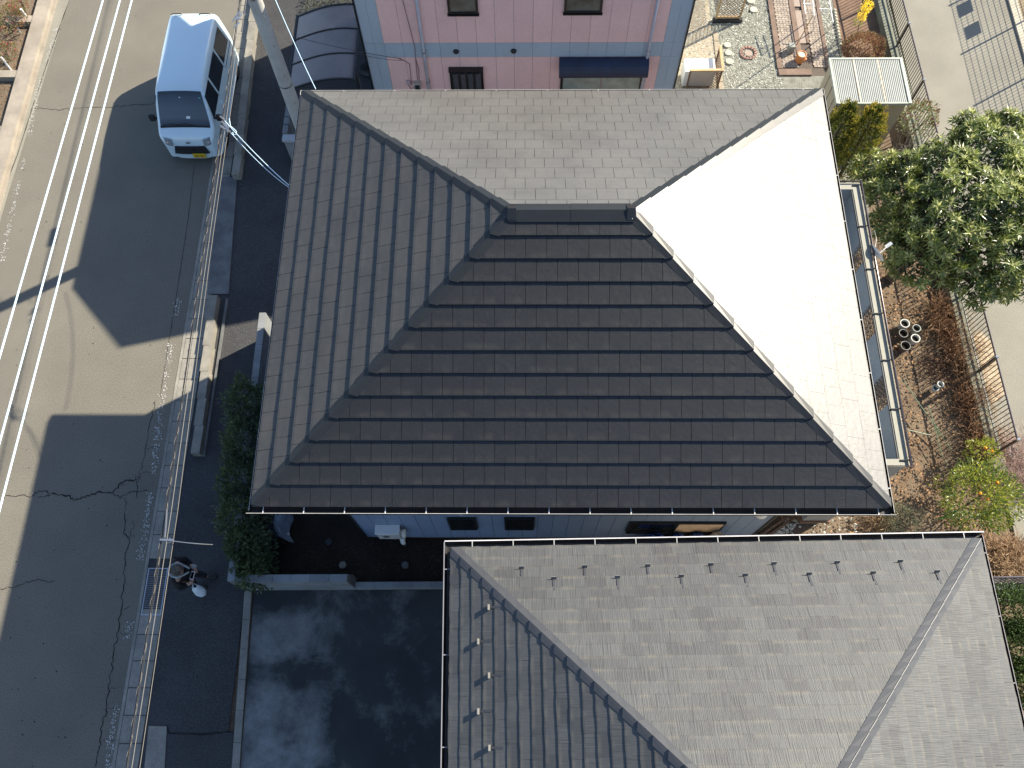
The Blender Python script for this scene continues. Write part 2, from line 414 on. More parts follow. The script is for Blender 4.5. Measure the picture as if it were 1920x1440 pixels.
for a_ in (D0 / 2, W0 - D0 / 2):   # little folded end pieces where ridge and hips meet
    m_ = MB(); z_ = E0 + K0 * D0 / 2
    m_.add([(a_ - .07, D0 / 2 - .14, z_ + .0), (a_ + .07, D0 / 2 - .14, z_ + .0), (a_ + .07, D0 / 2 + .14, z_), (a_ - .07, D0 / 2 + .14, z_), (a_ - .06, D0 / 2, z_ + .10), (a_ + .06, D0 / 2, z_ + .10)],
           [(0, 1, 5, 4), (1, 2, 5), (2, 3, 4, 5), (3, 0, 4), (3, 2, 1, 0)]); m_.build('ridge_end', M_cap, roof_o)
for F, w_, fi in ((FS, .10, .15), (FE, .07, .3), (FN, .07, .3), (FW, .06, .12)):
    gutter(F, roof_o, M_gut, M_rim, w_=w_, first=fi, spacing=.606 if F is FS else .93, rim=.005)

# walls: panelled south side, plain shell elsewhere
M_sid = mat('blue_grey_siding', (.185, .25, .37), .55, .05, 1.5, 30, .05, rv=.04, spec=.4)
M_base = mat('foundation_concrete', (.16, .16, .155), .9)
wx0, wx1, wy0, wy1 = .68, 8.85, .80, 6.92
wall = MB().box(wx0, wx1, wy0, wy1, .28, E0 - .1); wall_o = wall.build('wall', mat('siding_joint', (.05, .055, .06), .9), house)
MB().box(wx0 + .03, wx1 - .03, wy0 + .03, wy1 - .03, -.05, .28).build('foundation', M_base, house)
n_ = 27; pw = (wx1 - wx0) / n_; pr = None
for i in range(n_):
    for zz in range(2):
        z0_, z1_ = (.30, 3.0) if zz == 0 else (3.006, E0 - .12)
        if pr is None: pr = MB().box(wx0 + .004, wx0 + pw - .004, wy0 - .016, wy0 - .001, z0_, z1_).build('siding_panel', M_sid, wall_o)
        elif zz == 0: shift(pr, (i * pw, 0, 0))
        else: MB().box(wx0 + i * pw + .004, wx0 + (i + 1) * pw - .004, wy0 - .016, wy0 - .001, z0_, z1_).build('siding_panel', M_sid, wall_o)
side = MB().box(wx0 - .016, wx0 - .001, wy0 - .016, wy1, .3, E0 - .12).box(wx1 + .001, wx1 + .016, wy0 - .016, wy1, .3, E0 - .12).box(wx0, wx1, wy1 + .001, wy1 + .016, .3, E0 - .12)
side.build('side_siding', M_sid, wall_o)
MB().box(wx1 + .012, wx1 + .05, wy0 - .045, wy0 - .012, .28, E0 - .12).build('corner_trim', M_black, wall_o)
MB().box(wx0 - .05, wx0 - .017, wy0 - .045, wy0 - .012, .28, E0 - .12).build('corner_trim', M_black, wall_o)

def window(px0, py0, px1, py1, yw, parent, frame_m, pane_m, t=.05, panes=1, hz=None):
    """window on a south facing wall plane y=yw, from the photo pixels of its top left and bottom right"""
    def onwall(px, py):
        d = CAMM @ Vector(((px - 960) / FPX, -(py - 720) / FPX, -1)); return CAMP + d * ((yw - CAMP.y) / d.y)
    a, b = onwall(px0, py0), onwall(px1, py1)
    x0, x1, z1, z0 = a.x, b.x, a.z, b.z
    f = MB(); d = .05
    f.box(x0, x1, yw - d, yw - .002, z1 - t, z1); f.box(x0, x1, yw - d, yw - .002, z0, z0 + t)
    f.box(x0, x0 + t, yw - d, yw - .002, z0 + t, z1 - t); f.box(x1 - t, x1, yw - d, yw - .002, z0 + t, z1 - t)
    wn = f.build('window', frame_m, parent)
    wd = (x1 - x0 - 2 * t) / panes
    for i in range(panes):
        MB().box(x0 + t + i * wd + (.012 if i else 0), x0 + t + (i + 1) * wd - (.012 if i < panes - 1 else 0), yw - .03 - .006 * (i % 2), yw - .022 - .006 * (i % 2), z0 + t, z1 - t).build('pane', pane_m, wn)
    return wn, (x0, x1, z0, z1)
yw = wy0 - .016
window(838, 969, 896, 990, yw, house, M_black, M_gl); window(945, 969, 1001, 990, yw, house, M_black, M_gl)
wn, (x0, x1, z0, z1) = window(1181, 977, 1347, 993, yw, house, M_black, M_gl, panes=2)
# peach shutter board over the right pane
MB().box((x0 + x1) / 2 + .03, x1 - .05, yw - .06, yw - .052, z0 + .05, z1 - .05).build('shutter_board', mat('peach_board', (.55, .40, .27), .6), house)
MB().box(x0, x1, yw - .09, yw - .0, z0 - .03, z0 - .004).build('window_sill', M_black, house)
def vent(px, py, yw, r, parent, m):
    d = CAMM @ Vector(((px - 960) / FPX, -(py - 720) / FPX, -1)); p = CAMP + d * ((yw - r * .4 - CAMP.y) / d.y)
    mb = MB(); n1, n2 = 14, 5
    rings = []
    for j in range(n2):
        t = j / (n2 - 1) * math.pi / 2
        rings.append([(p.x + r * c(t) * c(2 * math.pi * k / n1), yw - r * .85 * s(t), p.z + r * c(t) * s(2 * math.pi * k / n1)) for k in range(n1)])
    for j in range(n2 - 1):
        for k in range(n1): mb.add([rings[j][k], rings[j][(k + 1) % n1], rings[j + 1][(k + 1) % n1], rings[j + 1][k]], [(0, 1, 2, 3)])
    return mb.build('vent_hood', m, parent, smooth=True)
vent(864, 962, yw, .10, house, M_white); vent(1428, 968, yw, .12, house, M_white)

# outdoor unit
ac = thing('water_heater', (1.26, .7, .95), 'pale grey box of a wall mounted water heater on the blue grey wall', 'water heater')
a, b = A(704, 999, .62), A(748, 980, .62)
x0, x1, y0, y1 = 1.03, 1.50, .60, .782
M_ac = mat('ac_grey', (.46, .46, .44), .5, .04)
MB().box(x0, x1, y0, y1, .95, 1.47).build('casing', M_ac, ac, bevel=.012)
MB().box(x0 - .015, x1 + .015, y0 - .02, y1, 1.473, 1.50).build('lid', M_white, ac, bevel=.006)
g = MB(); cx, cz = (x0 + x1) / 2 - .06, 1.2
for k in range(3): 
    r = .03 + .02 * k; g.tube([(cx + r * c(t * math.pi / 12), y0 - .006, cz + r * s(t * math.pi / 12)) for t in range(25)], .004, 4, caps=False)
g.build('exhaust_grille', M_dark, ac)
for q in (.10, .22, .34): MB().tube([(x0 + q, y1 - .05, .1), (x0 + q, y1 - .05, .948)], .012, 6).build('pipe', M_dark, ac)
for i, (px, py, z) in enumerate(((757, 986, 1.1), (756, 1004, .35))):
    p = A(px, py, z); d_ = MB(); d_.tube([(p.x, .76, z + .10), (p.x, .70, z + .08), (p.x, .66, z - .02), (p.x + .01, .66, z - .16)], [.055, .06, .05, .04], 10)
    tag(d_.build('pipe_cover', M_white, smooth=True), ('white rounded pipe cover high beside the wall mounted box', 'white rounded pipe cover low beside the wall mounted box')[i], 'pipe cover')

# balcony along the east side
bal = MB; M_cream = mat('balcony_cream', (.25, .245, .20), .6, .06); M_balg = mat('balcony_grey', (.29, .305, .30), .5, .05, rv=.03)
bx0, bx1, by0, by1 = wx1 + .02, 10.58, 1.12, 6.86
MB().box(bx0, bx1 - .02, by0 + .02, by1 - .02, 3.12, 3.38).build('balcony_floor', M_balg, house)
oy = [sorted((A(x_, u_, 3.9).y, A(x_, v_, 3.9).y)) for x_, u_, v_ in ((1606, 480, 516), (1632, 592, 645), (1654, 722, 776))]
oy.sort(); edges = [by0 + .02] + [q for o_ in oy for q in o_] + [by1 - .02]
par_o = MB().box(bx1 - .10, bx1 - .02, by0 + .0, by1, 3.385, 3.52).build('balcony_wall', M_balg, house)
for i in range(0, len(edges), 2): MB().box(bx1 - .12, bx1 - .03, edges[i], edges[i + 1], 3.523, 4.52).build('parapet_panel', M_balg, par_o)
M_lat = mat('lattice_dark', (.06, .05, .04), .5)
for q0, q1 in oy:
    l = MB(); st = .11; k = q0 - .85
    while k < q1:
        for sg in (1, -1):
            p0, p1 = (k, 3.53), (k + .84, 4.51)
            if sg < 0: p0, p1 = (k, 4.51), (k + .84, 3.53)
            t0 = max(0, (q0 - p0[0]) / .84); t1 = min(1, (q1 - p0[0]) / .84)
            if t1 > t0: l.bar((bx1 - .07 + .01 * sg, p0[0] + .84 * t0, p0[1] + (p1[1] - p0[1]) * t0), (bx1 - .07 + .01 * sg, p0[0] + .84 * t1, p0[1] + (p1[1] - p0[1]) * t1), .012)
        k += st
    l.build('lattice', M_lat, par_o)
cop = MB().box(bx1 - .15, bx1, by0 - .01, by1 + .01, 4.523, 4.56).box(bx0, bx1 - .152, by0 - .01, by0 + .13, 4.523, 4.56).box(bx0, bx1 - .152, by1 - .14, by1 + .01, 4.523, 4.56)
cop_o = cop.build('coping', M_cream, house)
MB().box(bx1 - .178, bx1 - .153, by0 + .13, by1 - .14, 4.515, 4.55).build('coping_trim', M_dark, cop_o)
for y_, yb in ((by0 + .01, by0 + .11), (by1 - .13, by1 - .03)): MB().box(bx0, bx1 - .122, y_, yb, 3.385, 4.52).build('parapet_panel', M_balg, par_o)
M_rail = mat('rail_bronze', (.10, .085, .085), .25, .05, metal=.8)
rl = MB().tube([(bx0 + .1, by0 - .01, 4.61), (bx1 + .01, by0 - .01, 4.61), (bx1 + .01, by1 + .01, 4.61), (bx0 + .1, by1 + .01, 4.61)], .022, 8)
ra = rl.build('handrail', M_rail, house, smooth=True)
y_ = by0 + .1; pr_ = None
while y_ < by1:
    if pr_ is None:
        pr_ = MB().tube([(bx1 - .17, y_, 4.53), (bx1 - .14, y_, 4.575), (bx1 - .05, y_, 4.585), (bx1 + .01, y_, 4.60)], .014, 6).build('rail_bracket', M_dark, ra); yp = y_
    else: shift(pr_, (0, y_ - yp, 0))
    y_ += .93
# corner wing wall under the balcony, with a timber sill
MB().box(10.0, bx1 - .01, by0, by0 + .12, .50, 3.11).build('wing_wall', M_balg, house)
MB().box(bx1 - .12, bx1 - .01, by0 + .123, by0 + 1.6, .50, 3.11).build('wing_wall', M_balg, house)
MB().box(9.96, bx1 + .01, by0 - .03, by0 + 1.6, .38, .497).build('timber_sill', M_wood, house)
MB().box(10.05, bx1 - .08, by0 + .05, by0 + 1.5, -.05, .377).build('plinth', M_conc_d, house)
# antenna dish clamped outside the rail
dish = thing('satellite_dish', (10.66, 5.2, 4.2), 'white satellite dish hooked on the outside of the balcony rail beside the tree', 'satellite dish')
p = A(1638, 477, 4.5); prof = []; m_ = MB(); n1 = 20; axis = Vector((.80, .45, .40)).normalized(); ex = axis.cross(Vector((0, 0, 1))).normalized(); ey = ex.cross(axis)
cc_ = Vector((p.x + .02, p.y, 4.5)); rings = []
for j, (rr, dd) in enumerate(((.0, .0), (.08, .006), (.15, .025), (.20, .05))):
    rings.append([cc_ + axis * dd + (ex * c(2 * math.pi * k / n1) + ey * s(2 * math.pi * k / n1)) * max(rr, .002) for k in range(n1)])
for j in range(3):
    for k in range(n1): m_.add([rings[j][k], rings[j][(k + 1) % n1], rings[j + 1][(k + 1) % n1], rings[j + 1][k]], [(0, 1, 2, 3)])
m_.build('reflector', M_white, dish, smooth=True)
MB().tube([cc_ - ey * .19, cc_ - ey * .1 + axis * .2, cc_ + axis * .27], .012, 6).build('feed_arm', M_white, dish)
MB().tube([cc_ + axis * .24, cc_ + axis * .36], .035, 10).build('receiver', M_white, dish)
MB().tube([cc_ - axis * .01, (bx1 + .03, p.y, 4.55), (bx1 + .03, p.y, 4.3)], .018, 6).build('bracket', M_galv, dish)
MB().tube([(bx1 - .1, p.y + .35, 4.42), (bx1 + .08, p.y + .42, 4.66), (bx1 + .16, p.y + .32, 4.5), (bx1 + .1, p.y + .1, 4.45)], .005, 5).build('cable', M_white, dish)
# ================================================================== neighbour's grey slate roof, bottom right
GE, GK, GW, GD, TH = 6.0, .51, 7.78, 8.6, .0205
gx0, gy0 = 2.95, -.58
gu = (c(TH), s(TH)); gv = (s(TH), -c(TH))       # along the north eave, and away from it
def GP(a, b): return (gx0 + gu[0] * a + gv[0] * b, gy0 + gu[1] * a + gv[1] * b)
NRG = 24; EPG = GW / 2 / NRG
GN = Face(GP(GW, 0), (-gu[0], -gu[1]), GW, GK, GE, GW / 2)
GWf = Face(GP(0, 0), gv, GD, GK, GE, GW / 2)
GEf = Face(GP(GW, GD), (-gv[0], -gv[1]), GD, GK, GE, GW / 2)
GS = Face(GP(0, GD), gu, GW, GK, GE, GW / 2)
ghouse = thing('slate_house', (*GP(GW / 2, GD / 2), 0), 'neighbouring house under a weathered light grey slate hip roof with small snow guards', 'house')
gm = {}
GC, GDK, GMO = (.082, .085, .086), (.052, .053, .056), (.145, .132, .104)
for nm, F in (('n', GN), ('w', GWf), ('e', GEf), ('s', GS)):
    gm[nm] = slate_mat('grooved_slate_' + nm, F, EPG, GC, GDK, GMO, cw=.303, groove=.62, gscale=105., rough=.50, spec=.5, mossk=.55, grime=.40, cellv=.30, rv=.05, sheen=.0, specs=.0)
groof = MB()
for F in (GN, GWf, GEf, GS): groof.add([F.P(0, 0, -.02), F.P(F.L, 0, -.02), F.P(F.L - F.mb, F.mb, -.02), F.P(F.mb, F.mb, -.02)], [(0, 1, 2, 3)])
q = [GP(.02, .02), GP(GW - .02, .02), GP(GW - .02, GD - .02), GP(.02, GD - .02)]
groof.prism(q, GE - .17, GE - .03)
groof_o = groof.build('roof', MATS['roof_deck'], ghouse)
lim = [298]; grest = MB()
parts_ = {}
for F, k_, i_ in ((GN, 'n', 0), (GWf, 'w', 1), (GEf, 'e', 2), (GS, 's', 3)):
    r_ = MB(); lay_tiles(F, NRG, EPG, .606, (.1, .6, .3, .8), .024, .010, gm[k_], groof_o, lim if k_ == 'n' else lim, r_, name='slate', wav=.009, gap=.0013)
    grest.add(r_.v, r_.f, i_)
grest.build('slates', [gm[k_] for k_ in 'nwes'], groof_o, stuff=True)
M_gcap = mat('slate_roof_cap', (.045, .047, .052), .42, .10, 3, 70, .1, 0, spec=.6, rv=.08)
for FL, FR in ((GN, GEf), (GWf, GN)): hip_caps(FL, FR, NRG, EPG, .115, 0, M_gcap, groof_o, lift=.016, stp=.018)
for FL, FR in ((GEf, GS), (GS, GWf)): hip_caps(FL, FR, NRG, EPG, .12, 0, M_gcap, groof_o, lift=.022, maxr=6)
bead = MB()
for r_ in range(NRG): bead.bar(GN.P(r_ * EPG, r_ * EPG) + Vector((0, 0, .050)), GN.P((r_ + 1) * EPG, (r_ + 1) * EPG) + Vector((0, 0, .030)), .008, .008)
bead.build('hip_bead', mat('bead_pale', (.085, .087, .086), .5), groof_o)
M_rimw = mat('gutter_lip_pale', (.50, .49, .50), .4, fvar=0)
gutter(GN, groof_o, M_gut, M_rimw, w_=.105, first=.2, spacing=.606, rim=.016, mbr=mat('bracket_grey', (.32, .32, .32), .5))
gutter(GWf, groof_o, M_gut, mat('gutter_lip_grey', (.20, .20, .22), .4, fvar=0), w_=.10, first=.3, spacing=1.2, rim=.014)
gutter(GEf, groof_o, M_gut, mat('gutter_lip_brown', (.25, .23, .24), .35, fvar=0), w_=.07, first=.3, spacing=.9, rim=.008)
q = [GP(.6, .6), GP(GW - .6, .6), GP(GW - .6, GD - .6), GP(.6, GD - .6)]
MB().prism(q, 0, GE - .1).build('wall', mat('beige_siding', (.42, .38, .32), .7), ghouse)
# snow guards: bent metal strap with an upright blade
M_sg = mat('snow_guard_metal', (.16, .16, .155), .5)
def guard(F, a, b):
    m_ = MB(); P = F.P
    w_ = .038; b_low = b
    wl = .016; m_.add([P(a - wl, b + .20, .022), P(a + wl, b + .20, .022), P(a + wl, b + .03, .028), P(a - wl, b + .03, .028)], [(0, 1, 2, 3)], 1)
    m_.add([P(a - w_, b + .03, .026), P(a + w_, b + .03, .026), P(a + w_, b + .03, .085), P(a - w_, b + .03, .085), P(a + w_, b + .037, .085), P(a - w_, b + .037, .085), P(a + w_, b + .037, .026), P(a - w_, b + .037, .026)],
           [(0, 3, 2, 1), (3, 5, 4, 2), (5, 7, 6, 4), (0, 7, 5, 3), (1, 2, 4, 6)])
    return m_.build('snow_guard', [M_sg, M_gcap], groof_o)
for i in range(16):
    guard(GN, GW - (1.03 + .4523 * i) , .36 - .03 if i % 2 == 0 else .53 - .03) if 1.03 + .4523 * i < GW - .7 else None
for i in range(12):
    if .90 + .4523 * i < GD - .8: guard(GWf, .90 + .4523 * i, .55 if i % 2 == 0 else .40)

# ================================================================== pink house, top
ph = thing('pink_house', (4.02, 14.2, 0), 'two storey pink panelled house with blue grey bands and corner strips', 'house')
px0, px1, py0, py1, PE = .22, 7.82, 12.1, 16.4, 6.2
M_pink = mat('pink_siding', (.90, .555, .495), .6, .05, 1.2, 14, .05, rv=.035, spec=.4)
M_pblue = mat('blue_grey_panel', (.42, .475, .52), .6, .04, 1.2, 14, .04, rv=.03, spec=.4)
pw_o = MB().box(px0, px1, py0, py1, .3, PE - .05).build('wall', MATS['siding_joint'], ph)
# gable walls up to the roof
apx = (px0 + px1) / 2; rz = 2.44; hw = 4.22
gb = MB()
for y_ in (py0, py1 - .12): gb.add([(px0, y_, PE - .05), (px1, y_, PE - .05), (apx, y_, PE + rz - .25), (px0, y_ + .12, PE - .05), (px1, y_ + .12, PE - .05), (apx, y_ + .12, PE + rz - .25)], [(0, 1, 2), (5, 4, 3), (0, 3, 4, 1), (1, 4, 5, 2), (2, 5, 3, 0)])
gb.build('gable', M_pink, ph)
MB().box(px0 + .03, px1 - .03, py0 + .03, py1 - .03, -.05, .3).build('foundation', M_base, ph)
yw = py0 - .016
cw_ = .47                                                   # blue corner strips
lev = [(.32, 2.387, M_pink), (2.393, 2.847, M_pblue), (2.853, 6.1, M_pink)]
npan = 15; pww = (px1 - px0 - 2 * cw_) / npan
for li, (z0, z1, m_) in enumerate(lev):
    pr_ = None
    for i in range(npan):
        if pr_ is None: pr_ = MB().box(px0 + cw_ + .003, px0 + cw_ + pww - .003, py0 - .016, py0 - .001, z0, z1).build('siding_panel', m_, pw_o)
        else: shift(pr_, (i * pww, 0, 0))
    for j, x_ in enumerate((px0, px1 - cw_)):
        MB().box(x_ + .003, x_ + cw_ / 2 - .002, py0 - .016, py0 - .001, z0, z1).build('siding_panel', M_pblue, pw_o)
        MB().box(x_ + cw_ / 2 + .002, x_ + cw_ - .003, py0 - .016, py0 - .001, z0, z1).build('siding_panel', M_pblue, pw_o)
for x_ in (px0 - .016, px1 + .001): MB().box(x_, x_ + .015, py0, py1, .32, 6.1).build('side_siding', M_pblue, pw_o)
MB().box(px0 - .05, px0 - .017, py0 - .04, py0 - .0, .3, 6.1).build('corner_trim', M_black, ph)
MB().box(px1 + .017, px1 + .05, py0 - .04, py0 - .0, .3, 6.1).build('corner_trim', M_black, ph)
rf = MB()
for sg in (-1, 1):
    e = apx + sg * hw
    vs = [(e, 11.14, PE), (e, 16.87, PE), (apx, 16.87, PE + rz), (apx, 11.14, PE + rz)]; vs += [(x, y, z - .14) for x, y, z in vs]
    rf.add(vs, [(0, 1, 2, 3), (4, 7, 6, 5), (0, 3, 7, 4), (1, 0, 4, 5), (2, 1, 5, 6)])
rf.build('roof', mat('dark_slate', (.06, .055, .055), .6), ph)
M_wfr = mat('window_frame_black', (.012, .011, .011), .35)
M_pane = mat('pane_curtain', (.03, .045, .045), .12, .5, 3, fvar=0, col2=(.09, .12, .12), spec=.7, coat=.5)
M_pane2 = mat('pane_curtain_pale', (.22, .25, .21), .2, .2, 5, fvar=0, col2=(.34, .37, .31), spec=.6, coat=.5)
for a_, b_ in (((832, -60), (897, 24)), ((1062, -60), (1128, 22))):
    w1, r_ = window(*a_, *b_, yw, ph, M_wfr, M_pane, t=.055)
    MB().box(r_[0] - .02, r_[1] + .02, yw - .08, yw, r_[2] - .03, r_[2] - .003).build('sill', M_wfr, w1)
w2, r_ = window(842, 127, 910, 205, yw, ph, M_wfr, mat('pane_brown_curtain', (.030, .026, .026), .3, .4, 14, fvar=0, col2=(.065, .058, .06), coat=.4), t=.04)
k = 4; wv = (r_[1] - r_[0] - .1) / k
for i in range(k):      # ruffled curtain bundles behind bars
    x_ = r_[0] + .05 + wv * (i + .5); m_ = MB().tube([(x_, yw - .035, r_[3] - .12), (x_ + .01, yw - .05, r_[3] - .3), (x_, yw - .04, r_[2] + .1)], [wv * .46, wv * .40, wv * .3], 8)
    m_.build('curtain', mat('curtain_grey', (.075, .068, .07), .9, .3, 20), w2)
MB().box(r_[0] - .01, r_[1] + .01, yw - .16, yw, r_[3], r_[3] + .03).build('window_hood', M_wfr, w2)
# ground floor window under a navy awning
w3, r_ = window(1052, 128, 1192, 215, yw, ph, M_wfr, M_pane2, t=.06, panes=2)
_t = CAMM @ Vector(((1052 - 960) / FPX, -(107 - 720) / FPX, -1)); zt = (CAMP + _t * ((yw - .02 - CAMP.y) / _t.y)).z; _b = CAMM @ Vector(((1052 - 960) / FPX, -(147 - 720) / FPX, -1)); zb_ = (CAMP + _b * ((yw - .32 - CAMP.y) / _b.y)).z
m_ = MB(); n_ = 7; pf = []
for i in range(n_): t = i / (n_ - 1) * math.pi / 2; pf.append((yw - .02 - .30 * s(t), zt - (zt - zb_ - .06) * (1 - c(t))))
vs = []
for (y_, z_) in pf: vs += [(r_[0] - .06, y_, z_), (r_[1] + .06, y_, z_)]
fs = [(2 * i, 2 * i + 2, 2 * i + 3, 2 * i + 1) for i in range(n_ - 1)]
m_.add(vs, fs); o_ = len(vs)
m_.add([(r_[0] - .06, pf[-1][0], pf[-1][1]), (r_[1] + .06, pf[-1][0], pf[-1][1]), (r_[1] + .06, pf[-1][0] + .01, pf[-1][1] - .06), (r_[0] - .06, pf[-1][0] + .01, pf[-1][1] - .06)], [(0, 3, 2, 1)])
for x_ in (r_[0] - .06, r_[1] + .06): m_.add([(x_, y_, z_) for y_, z_ in pf] + [(x_, yw - .02, pf[-1][1])], [tuple(range(n_ + 1))])
aw = m_.build('awning', mat('navy_canvas', (.012, .022, .055), .45, .2, 4, spec=.6), ph)
def onwall(px, py, yw):
    d = CAMM @ Vector(((px - 960) / FPX, -(py - 720) / FPX, -1)); return CAMP + d * ((yw - CAMP.y) / d.y)
for x_, y_ in ((855, 98), (963, 97)): vent(x_, y_, yw, .075, ph, M_black)
for t_, b_ in (((780, 0), (805, 166)), ((1236, 0), (1201, 166))):
    a = onwall(*t_, yw - .06); b = onwall(*b_, yw - .06); x_ = (a.x + b.x) / 2
    dp = MB().tube([(x_, yw - .05, .1), (x_, yw - .05, PE - .1)], .035, 10); dpo = dp.build('downpipe', mat('downpipe_grey', (.50, .49, .53), .5), ph, smooth=True)
    for z_ in (1.6, 2.60, 4.4): MB().box(x_ - .045, x_ + .045, yw - .09, yw - .004, z_, z_ + .03).build('pipe_clip', M_galv, dpo)
a = onwall(1213, 120, yw); MB().box(a.x - .03, a.x + .03, yw - .06, yw - .002, .3, a.z).build('cable_duct', mat('duct_pink', (.50, .40, .42), .5), ph)
a = onwall(783, 160, yw - .05); b = MB().box(a.x - .085, a.x + .085, yw - .10, yw - .002, a.z - .12, a.z + .12).build('meter_box', mat('meter_beige', (.40, .36, .30), .5), ph)
MB().box(a.x - .055, a.x + .055, yw - .13, yw - .102, a.z - .09, a.z + .06).build('meter', M_dark, b)
a = onwall(766, 155, yw - .03); MB().box(a.x - .045, a.x + .045, yw - .06, yw - .002, a.z - .06, a.z + .07).build('junction_box', mat('box_pink', (.50, .37, .38), .5), ph)
co = MB()
for pts in (((755, 0), (778, 90), (779, 108), (783, 150)), ((748, 110), (758, 114), (768, 120), (772, 160)), ((779, 110), (785, 128), (786, 150)), ((766, 160), (770, 166), (780, 164))):
    co.tube([onwall(x, y, yw - .02) for x, y in pts], .008, 5)
co.build('conduit', mat('conduit_mauve', (.22, .13, .14), .6), ph)
# ================================================================== ground and roads
def sheet(name, pts, z, m, parent=None):
    mb = MB(); pts = [(p[0], p[1]) for p in pts]
    ar = sum(pts[i][0] * pts[(i + 1) % len(pts)][1] - pts[(i + 1) % len(pts)][0] * pts[i][1] for i in range(len(pts)))
    if ar < 0: pts = pts[::-1]
    o = mb.poly(pts, z).build(name, m, parent); 
    return struct(o) if parent is None else o
def px(*l): return [A(x, y, 0) for x, y in l]
sheet('ground', [(-120, -120), (120, -120), (120, 120), (-120, 120)], -.06, M_soil)
road = sheet('road', [(-9.57, -60), (-4.20, -60), (-4.20, 60), (-9.57, 60)], 0., M_asph)
sheet('road_edge_strip', [(-9.60, -60), (-9.42, -60), (-9.42, 9.6), (-9.17, 16.5), (-9.0, 22), (-9.0, 60), (-9.60, 60)], .004, M_asph3)
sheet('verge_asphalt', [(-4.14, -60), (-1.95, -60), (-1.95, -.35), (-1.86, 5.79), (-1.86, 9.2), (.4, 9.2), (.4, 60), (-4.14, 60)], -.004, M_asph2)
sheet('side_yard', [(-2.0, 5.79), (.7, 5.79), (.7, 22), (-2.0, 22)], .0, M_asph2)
# dark planted yard round the west and south of the tiled house
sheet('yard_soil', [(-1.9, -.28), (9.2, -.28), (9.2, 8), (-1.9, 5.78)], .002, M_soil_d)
# parking court with stained concrete
M_park = mat('stained_concrete', (.060, .064, .066), .85, scale=.55, fine=120, fvar=.3, col2=(.060, .064, .066), spec=.3, bump=.2)
N, L, b, geo, noise, mix, math_, ramp, base = m_tools['stained_concrete']
sx = N.new('ShaderNodeSeparateXYZ'); L.new(geo.outputs['Position'], sx.inputs[0])
ya_ = math_('ABSOLUTE', math_('ADD', sx.outputs[1], 1.98)); pmask = math_('MULTIPLY', math_('MULTIPLY', ramp(sx.outputs[0], -.25, .30, 1, 0), ramp(sx.outputs[1], -.95, -.60, 1, .15)), ramp(ya_, .12, .42, .25, 1)); n1 = noise(.95, 8, .68); n2 = noise(7., 6, .7); n3 = noise(38., 3, .7)
pale = ramp(math_('ADD', math_('ADD', math_('MULTIPLY', n1, 1.15), math_('ADD', math_('MULTIPLY', n2, .22), math_('MULTIPLY', n3, .16))), math_('MULTIPLY', pmask, .30)), .80, 1.22)
col_ = mix(pale, mix(ramp(noise(.5, 5), .4, .7), (.034, .038, .040), (.056, .061, .064)), (.25, .255, .25))
f_ = ramp(noise(150, 3, .7), .3, .7, .75, 1.2); vm = N.new('ShaderNodeVectorMath'); vm.operation = 'SCALE'; L.new(col_, vm.inputs[0]); L.new(f_, vm.inputs[3]); L.new(vm.outputs[0], b.inputs['Base Color'])
sheet('parking_court', [(-1.76, -.30), (11, -.30), (11, -14), (-1.2, -14)], .0, M_park)

# cracks in the road
def crack(pts, w_=.012, jag=.05, parent=None, z=.004, sub=7):
    P_ = [Vector(A(*p)) for p in pts]; q = []
    for i in range(len(P_) - 1):
        for k in range(sub):
            t = k / sub; p = P_[i].lerp(P_[i + 1], t); q.append(p + Vector((rnd.gauss(0, jag * .4), rnd.gauss(0, jag * .4), 0)))
    q.append(P_[-1]); mb = MB(); vs = []
    for i, p in enumerate(q):
        d = (q[min(i + 1, len(q) - 1)] - q[max(i - 1, 0)]).normalized(); n = Vector((-d.y, d.x, 0)); ww = w_ * rnd.uniform(.5, 1.4) * (.3 if i in (0, len(q) - 1) else 1)
        vs += [(p.x + n.x * ww / 2, p.y + n.y * ww / 2, z), (p.x - n.x * ww / 2, p.y - n.y * ww / 2, z)]
    mb.add(vs, [(2 * i, 2 * i + 1, 2 * i + 3, 2 * i + 2) for i in range(len(q) - 1)])
    return mb.build('crack', M_crack, parent)
CR_ = [([(60, 203), (105, 206), (150, 203), (205, 202), (250, 197), (296, 193)], .014), ([(10, 928), (60, 932), (68, 922), (90, 921), (95, 930), (70, 932)], .016),
       ([(95, 925), (125, 928), (140, 938), (165, 930), (185, 922), (212, 924), (235, 900), (258, 900)], .030), ([(212, 924), (225, 934), (250, 922), (278, 920)], .018), ([(236, 902), (222, 915)], .012),
       ([(0, 1105), (25, 1100), (60, 1090), (104, 1088)], .014), ([(232, 1440 - 480), (235, 1000), (243, 1010), (236, 1040), (231, 1100), (228, 1140), (220, 1190), (212, 1240), (203, 1290), (200, 1330), (190, 1370), (186, 1400), (178, 1440)], .020),
       ([(290, 752), (280, 800), (272, 850), (263, 885), (258, 905), (257, 935)], .013), ([(243, 1008), (251, 975)], .012), ([(272, 841), (300, 838)], .010), ([(262, 887), (288, 884)], .010), ([(235, 934), (234, 960)], .012),
       ([(205, 1290), (225, 1287)], .008), ([(200, 1330), (222, 1325)], .008), ([(190, 1391), (215, 1388)], .010), ([(229, 1142), (245, 1138)], .010), ([(220, 1190), (240, 1187)], .008), ([(257, 922), (254, 890)], .008)]
for pts, w_ in CR_: crack(pts, w_, .045, road)
crack([(130, 0), (95, 100), (60, 205), (33, 290), (0, 377)], .022, .004, road, z=.008)
crack([(366, 300), (354, 400), (343, 475), (330, 560), (315, 650), (300, 745)], .012, .01, road)
st = MB()
